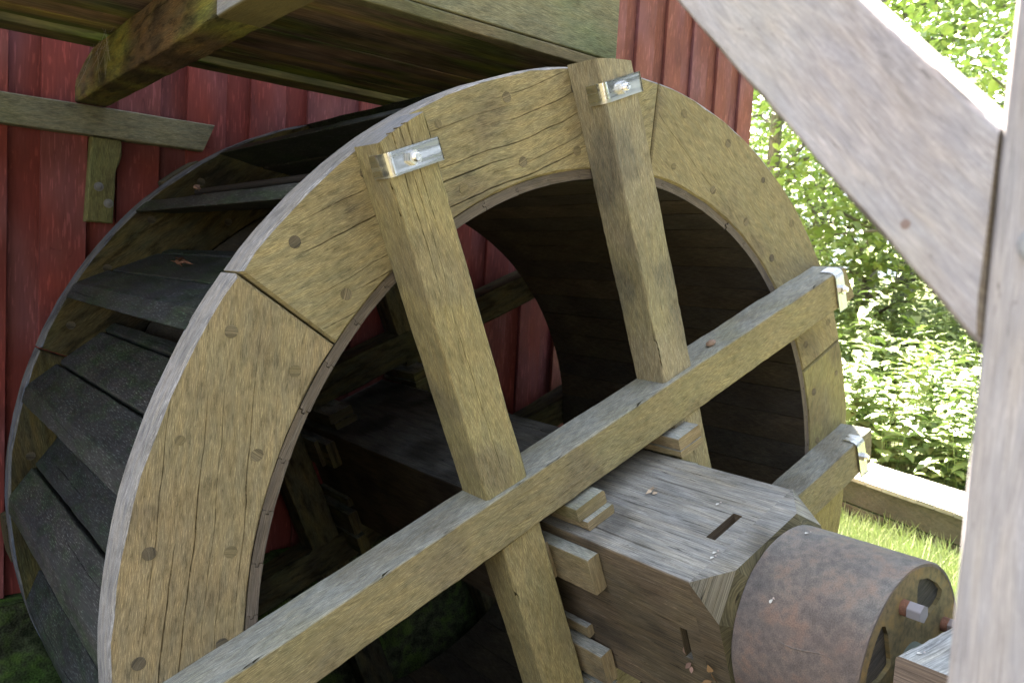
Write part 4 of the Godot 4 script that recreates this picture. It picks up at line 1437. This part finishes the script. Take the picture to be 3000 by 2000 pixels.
func herb(h: float, leaf: float, pairs: int) -> ArrayMesh:
	var mb := MB.new()
	var lean := Vector3(rng.randf_range(-0.2, 0.2), 1, rng.randf_range(-0.2, 0.2))
	tube(mb, PackedVector3Array([Vector3.ZERO, lean * h * 0.5, lean * h + Vector3(0.02, 0, 0)]), PackedFloat32Array([0.005, 0.004, 0.002]), 5, {"base": Color(0.45, 0.5, 0.35) * 0.5})
	for k in pairs:
		var y := h * (0.2 + 0.8 * (k + 1.0) / pairs)
		var a := k * 1.57 + rng.randf() * 0.5
		for s in 2:
			var dr := Vector3(cos(a + PI * s), rng.randf_range(-0.2, 0.45), sin(a + PI * s)).normalized()
			var sz := leaf * rng.randf_range(0.75, 1.2) * (1.0 if k < pairs - 1 else 0.6)
			leaf_shape(mb, lean * y, dr, Vector3.UP, sz, sz * rng.randf_range(0.5, 0.65), Color(1, 1, 1) * rng.randf_range(0.8, 1.0))
	return mb.mesh()


func cluster(leaf: float, count: int, spread: float) -> ArrayMesh:
	var mb := MB.new()
	for k in count:
		var p := Vector3(rng.randfn(0, 1), rng.randfn(0, 0.6), rng.randfn(0, 1)) * spread
		var dr := (rand_dir(0.6) + Vector3(0, -0.25, 0)).normalized()
		var up := (Vector3.UP + rand_dir(0.8) * 0.6).normalized()
		var sz := leaf * rng.randf_range(0.7, 1.25)
		leaf_shape(mb, p, dr, up, sz, sz * rng.randf_range(0.6, 0.85), Color(1, 1, 1) * rng.randf_range(0.75, 1.0))
	return mb.mesh()


func scatter(kind: String, mesh: Mesh, places: Array, tints: Array, parent: Node) -> MultiMeshInstance3D:
	var mm := MultiMesh.new()
	mm.transform_format = MultiMesh.TRANSFORM_3D
	mm.use_colors = true
	mm.mesh = mesh
	mm.instance_count = places.size()
	for k in places.size():
		mm.set_instance_transform(k, places[k])
		mm.set_instance_color(k, tints[k])
	var o := MultiMeshInstance3D.new()
	o.name = named(parent, kind)
	o.multimesh = mm
	o.material_override = M.leaf
	parent.add_child(o, true)
	o.set_meta("kind", "stuff")
	return o


func green(warm: float) -> Color:
	var c := Color(0.2, 0.32, 0.11).lerp(Color(0.33, 0.42, 0.14), clampf(warm, 0.0, 1.0))
	var k := rng.randf_range(0.75, 1.25)
	return Color(c.r * k, c.g * k, c.b * k)


func tree(kind: String, label: String, x: float, z: float, h: float, r: float, low: float, leaf: float, n: int, warm: float) -> void:
	var y0 := height(x, z)
	var t := thing(kind, label, "tree", Vector3(x, y0, z))
	var mb := MB.new()
	var bp := palette(Color(0.15, 0.14, 0.12), {"vary": 0.4, "moss": Color(0.09, 0.11, 0.05), "mossk": 0.5})
	var path := PackedVector3Array()
	var rad := PackedFloat32Array()
	var bend := Vector3(rng.randf_range(-0.06, 0.06), 0, rng.randf_range(-0.06, 0.06))
	var tr := 0.022 * h + 0.03
	for k in 9:
		var f := k / 8.0
		path.append(Vector3(0, f * h * 0.85 - 0.1, 0) + bend * h * f * f + Vector3(sin(f * 7.0) * 0.05, 0, cos(f * 5.0) * 0.05) * f)
		rad.append(tr * (1.0 - 0.8 * f) * (1.35 if k == 0 else 1.0))
	tube(mb, path, rad, 10, bp)
	put("trunk", mb.mesh(), M.bark, t)
	var tips := []
	for k in 14:
		var f := rng.randf_range(low, 0.97)
		var p := path[int(f * 8.0)]
		var a := k * 2.4 + rng.randf() * 0.6
		var l := r * rng.randf_range(0.6, 1.05) * (1.0 - 0.55 * maxf(0.0, f - 0.5))
		var e := p + Vector3(cos(a) * l, l * rng.randf_range(0.0, 0.55), sin(a) * l)
		var lm := MB.new()
		var q := p.lerp(e, 0.5) + Vector3(0, l * 0.1, 0)
		tube(lm, PackedVector3Array([p, q, e]), PackedFloat32Array([tr * 0.35, tr * 0.2, tr * 0.05]), 6, bp)
		put("limb", lm.mesh(), M.bark, t)
		tips.append([p, q, e])
	var places := []
	var tints := []
	for k in n:
		var q: Array = tips[rng.randi() % tips.size()]
		var f := rng.randf_range(0.25, 1.1)
		var c: Vector3 = (q[0] as Vector3).lerp(q[1], f * 2.0) if f < 0.5 else (q[1] as Vector3).lerp(q[2], f * 2.0 - 1.0)
		var p := c + Vector3(rng.randfn(0, 1), rng.randfn(0, 0.7), rng.randfn(0, 1)) * r * 0.2
		places.append(Transform3D(Basis(Vector3.UP, rng.randf() * TAU).scaled(Vector3.ONE * rng.randf_range(0.75, 1.25)), p))
		tints.append(green(warm + rng.randf_range(-0.35, 0.35)) * (1.0 if warm >= 0.0 else 0.13))  # negative warm: leaf colour darkened to stand for shaded foliage
	scatter("crown", cluster(leaf, 9, leaf * 1.6), places, tints, t)


func build_green() -> void:
	# herbs: a tall bed of nettle-like plants
	for s in 4:
		var places := []
		var tints := []
		for k in 330:
			var u := pow(rng.randf(), 0.8)
			var x := lerpf(4.4, 16.0, u)
			var z := lerpf(-0.62 * x + 0.2, -0.22 * x + 1.6, rng.randf())
			# keep clear of the footbridge and the path beside it
			var off := (x - 4.83) * 0.9454 + (z + 3.35) * 0.3258
			if off < 0.72:
				continue
			var sc := rng.randf_range(0.75, 1.2) * (1.0 + 0.55 * na.get_noise_2d(x * 0.9 + s * 17.0, z * 0.9))
			places.append(Transform3D(Basis(Vector3.UP, rng.randf() * TAU).scaled(Vector3(1, 1, 1) * sc), Vector3(x, height(x, z) - 0.02, z)))
			tints.append(green([0.5, 0.8, 0.3, 1.0][s] + rng.randf_range(-0.4, 0.4)))
		var o := scatter("undergrowth", [herb(0.75, 0.2, 6), herb(0.95, 0.14, 8), herb(0.6, 0.25, 4), herb(1.25, 0.16, 9)][s], places, tints, self)
		o.set_meta("label", "dense sunlit green leafy undergrowth beyond the footbridge")
	# short grass and low leaves under and before the bridge
	for s in 2:
		var gm := MB.new()
		for k in 14 if s == 0 else 8:
			var p := Vector3(rng.randfn(0, 0.06), 0, rng.randfn(0, 0.06))
			var dr := (rand_dir(0.2) * (0.5 if s == 0 else 1.2) + Vector3(0, 1.0 if s == 0 else 0.5, 0)).normalized()
			leaf_shape(gm, p, dr, rand_dir(0.2), rng.randf_range(0.1, 0.2) if s == 0 else 0.07, 0.008 if s == 0 else 0.045, Color(1, 1, 1) * rng.randf_range(0.7, 1.0))
		var mesh := gm.mesh()
		var places := []
		var tints := []
		for k in 5200 if s == 0 else 1600:
			var x := rng.randf_range(2.45, 6.2)
			var z := rng.randf_range(-4.0, 1.6)
			places.append(Transform3D(Basis(Vector3.UP, rng.randf() * TAU).scaled(Vector3.ONE * rng.randf_range(0.7, 1.3)), Vector3(x, height(x, z), z)))
			tints.append(green(0.9 + rng.randf_range(-0.4, 0.4)).lerp(Color(0.46, 0.46, 0.32), rng.randf_range(0.1, 0.6)))
		scatter("grass", mesh, places, tints, self).set_meta("label", "bright grass and low leaves under the footbridge")
	# trees beyond
	tree("maple_tree", "leafy maple tree with low branches beside the corner of the red mill", 11.5, -7.2, 8.5, 3.0, 0.1, 0.15, 480, 0.85)
	tree("maple_tree", "tall leafy maple tree showing between the slanting brace and the post", 12.0, -2.5, 10.5, 3.6, 0.25, 0.16, 620, 0.75)
	tree("hazel_tree", "small pale hazel tree low behind the right rim of the wheel", 13.0, -6.0, 4.2, 1.9, 0.12, 0.16, 190, 1.0)
	tree("ash_tree", "slim grey trunked ash tree standing far beyond the wheel", 17.5, -9.7, 12.0, 3.6, 0.3, 0.19, 420, 0.7)
	tree("ash_tree", "second ash tree farther right, its trunk bare above the undergrowth", 18.5, -8.9, 13.0, 3.8, 0.35, 0.19, 420, 0.6)
	tree("beech_tree", "broad dark beech tree at the back between the two ash trees", 23.0, -10.0, 13.0, 5.5, 0.12, 0.24, 430, 0.8)
	tree("beech_tree", "broad beech tree at the back beyond the maple trees", 23.0, -15.0, 14.0, 5.5, 0.12, 0.24, 430, 0.85)
	# the wood behind everything, one mass
	var places := []
	var tints := []
	for k in 1500:
		var a := rng.randf_range(-1.15, 0.1)
		var r := rng.randf_range(26.0, 40.0)
		var p := Vector3(cos(a) * r, 0, sin(a) * r)
		p.y = 1.0 + pow(rng.randf(), 1.3) * 11.0
		places.append(Transform3D(Basis(Vector3.UP, rng.randf() * TAU).scaled(Vector3.ONE * rng.randf_range(0.8, 1.5)), p))
		tints.append(green(rng.randf_range(0.0, 0.8)))
	scatter("woodland", cluster(0.36, 10, 0.6), places, tints, self).set_meta("label", "far green wood behind the trees")
	# trees in front of the mill, behind the viewer's right shoulder: unseen, closing the open side; leaves painted dark for shaded foliage
	tree("unseen_dark_tree", "unseen tree with shade-darkened leaves standing in the open before the mill", 4.2, 9.5, 9.0, 3.2, 0.05, 0.2, 1700, -0.5)
	tree("unseen_dark_tree", "unseen tree with shade-darkened leaves before the mill, farther right in the open", 8.5, 9.0, 9.0, 3.4, 0.05, 0.2, 1700, -0.5)
	tree("unseen_dark_tree", "unseen tree with shade-darkened leaves before the mill, straight across from the wheel", -0.5, 10.0, 9.0, 3.4, 0.05, 0.2, 1500, -0.5)
	tree("unseen_dark_tree", "unseen tree with shade-darkened leaves standing well before the mill on its left", -6.5, 9.5, 9.0, 3.4, 0.05, 0.2, 1500, -0.5)


# ---------------------------------------------------------------- small litter
func dry_leaf(label: String, at: Vector3, up: Vector3, l: float, bits: int, col: Color) -> void:
	var mb := MB.new()
	var x := axis(Vector3.ZERO, up).basis
	for k in bits:
		var a := rng.randf() * TAU
		var dr := (x * Vector3(cos(a), rng.randf_range(0.1, 0.6), sin(a))).normalized()
		leaf_shape(mb, x * Vector3(rng.randfn(0, 0.3) * l, 0.003 * k, rng.randfn(0, 0.3) * l), dr, (up + rand_dir() * 0.7).normalized(), l * rng.randf_range(0.6, 1.1), l * rng.randf_range(0.3, 0.55), col * rng.randf_range(0.7, 1.3))
	var o := put("dry_leaf", mb.mesh(), M.matt, self, Transform3D(Basis(), at))
	tag(o, label, "dry leaf", "dry litter lying on the wheel")


func build_litter() -> void:
	dry_leaf("crumpled brown leaves lying on a wide dark bucket board", Vector3(-1.135, 0.828, -0.83), Vector3(0.3, 0.95, 0), 0.045, 7, Color(0.22, 0.11, 0.07))
	dry_leaf("curled brown leaf hanging over the narrow upper bucket board", Vector3(-1.07, 1.06, -0.85), Vector3(0, 0.8, 0.5), 0.04, 4, Color(0.3, 0.19, 0.15))
	dry_leaf("pale dried leaf scraps on top of the shaft next to the wedges", E2 * 0.238 + E1 * 0.04 + Vector3(0, 0, 0.22), E2, 0.025, 5, Color(0.4, 0.32, 0.24))
	dry_leaf("thin brown leaf stuck on the shaded side of the shaft near the collar", -E1 * 0.242 - E2 * 0.05 + Vector3(0, 0, 0.585), -E1, 0.035, 3, Color(0.3, 0.19, 0.1))
	dry_leaf("folded brown leaf caught in the mortise in the shaft's side", -E1 * 0.243 - E2 * 0.035 + Vector3(0, 0, 0.52), -E1, 0.03, 3, Color(0.25, 0.16, 0.13))
	# a nut shell on the long spoke
	var mb := MB.new()
	lathe(mb, PackedVector2Array([Vector2(0.0, -0.011), Vector2(0.010, -0.009), Vector2(0.0145, -0.002), Vector2(0.0135, 0.005), Vector2(0.007, 0.0105), Vector2(0.0, 0.0115)]), Transform3D(Basis(E1 * 1.5, E2 * 0.8, Vector3(0, 0, 1)), Vector3.ZERO), 18, palette(Color(0.27, 0.19, 0.14), {"vary": 0.3}), 0.002)
	var nut := put("nut_shell", mb.mesh(), M.dull, self, Transform3D(Basis(), E1 * 0.585 + E2 * 0.478 + Vector3(0, 0, 0.082)))
	tag(nut, "small brown nut shell lying on the long spoke near its crossing with an upright", "nut shell")
	# pale seeds
	var seeds := [
		["white papery seed on top of the shaft beside the mortise", E2 * 0.239 - E1 * 0.105 + Vector3(0, 0, 0.555), E2],
		["white round seed on the shaft top lowest of the pale specks", E2 * 0.239 - E1 * 0.125 + Vector3(0, 0, 0.562), E2],
		["pale winged seed on the shaft top above the mortise", E2 * 0.239 + E1 * 0.08 + Vector3(0, 0, 0.43), E2],
		["white winged seed on the upper side of the rusty collar", Vector3(cos(1.7) * 0.253, sin(1.7) * 0.253, 0.715), Vector3(cos(1.7), sin(1.7), 0)],
		["white flake on the left side of the rusty collar", Vector3(cos(2.62) * 0.253, sin(2.62) * 0.253, 0.745), Vector3(cos(2.62), sin(2.62), 0)],
		["white seed lying on the top of the squared bearing block", Vector3(-0.2, 0.129, 1.085), Vector3.UP],
	]
	for s in seeds:
		var sm := MB.new()
		var b := axis(Vector3.ZERO, s[2]).basis
		leaf_shape(sm, b * Vector3(-0.01, 0, 0), b * Vector3(0.9, 0.15, 0.3), s[2], 0.013, 0.008, Color(0.6, 0.6, 0.57))
		leaf_shape(sm, b * Vector3(0.006, 0.002, 0.004), b * Vector3(-0.5, 0.3, 0.8), s[2], 0.008, 0.005, Color(0.5, 0.42, 0.38))
		tag(put("seed", sm.mesh(), M.matt, self, Transform3D(Basis(), s[1])), s[0], "seed", "pale seeds on the shaft and collar")
	# cobweb strands under the trough
	var web := MB.new()
	var wc := {"base": Color(0.35, 0.34, 0.34)}
	for k in 26:
		var p := Vector3(-1.275 - rng.randf() * 0.02, 1.5 + rng.randf() * 0.06, -1.28 + rng.randf() * 0.2)
		var q := p + Vector3(rng.randf_range(-0.04, 0.03), rng.randf_range(-0.12, 0.03), rng.randf_range(-0.06, 0.06))
		tube(web, PackedVector3Array([p, p.lerp(q, 0.5) - Vector3(0, 0.006, 0), q]), PackedFloat32Array([0.0002, 0.0003, 0.0002]), 4, wc)
	tag(put("cobweb", web.mesh(), M.dull, self), "dusty cobweb strands in the corner between cross beam and trough", "cobweb")
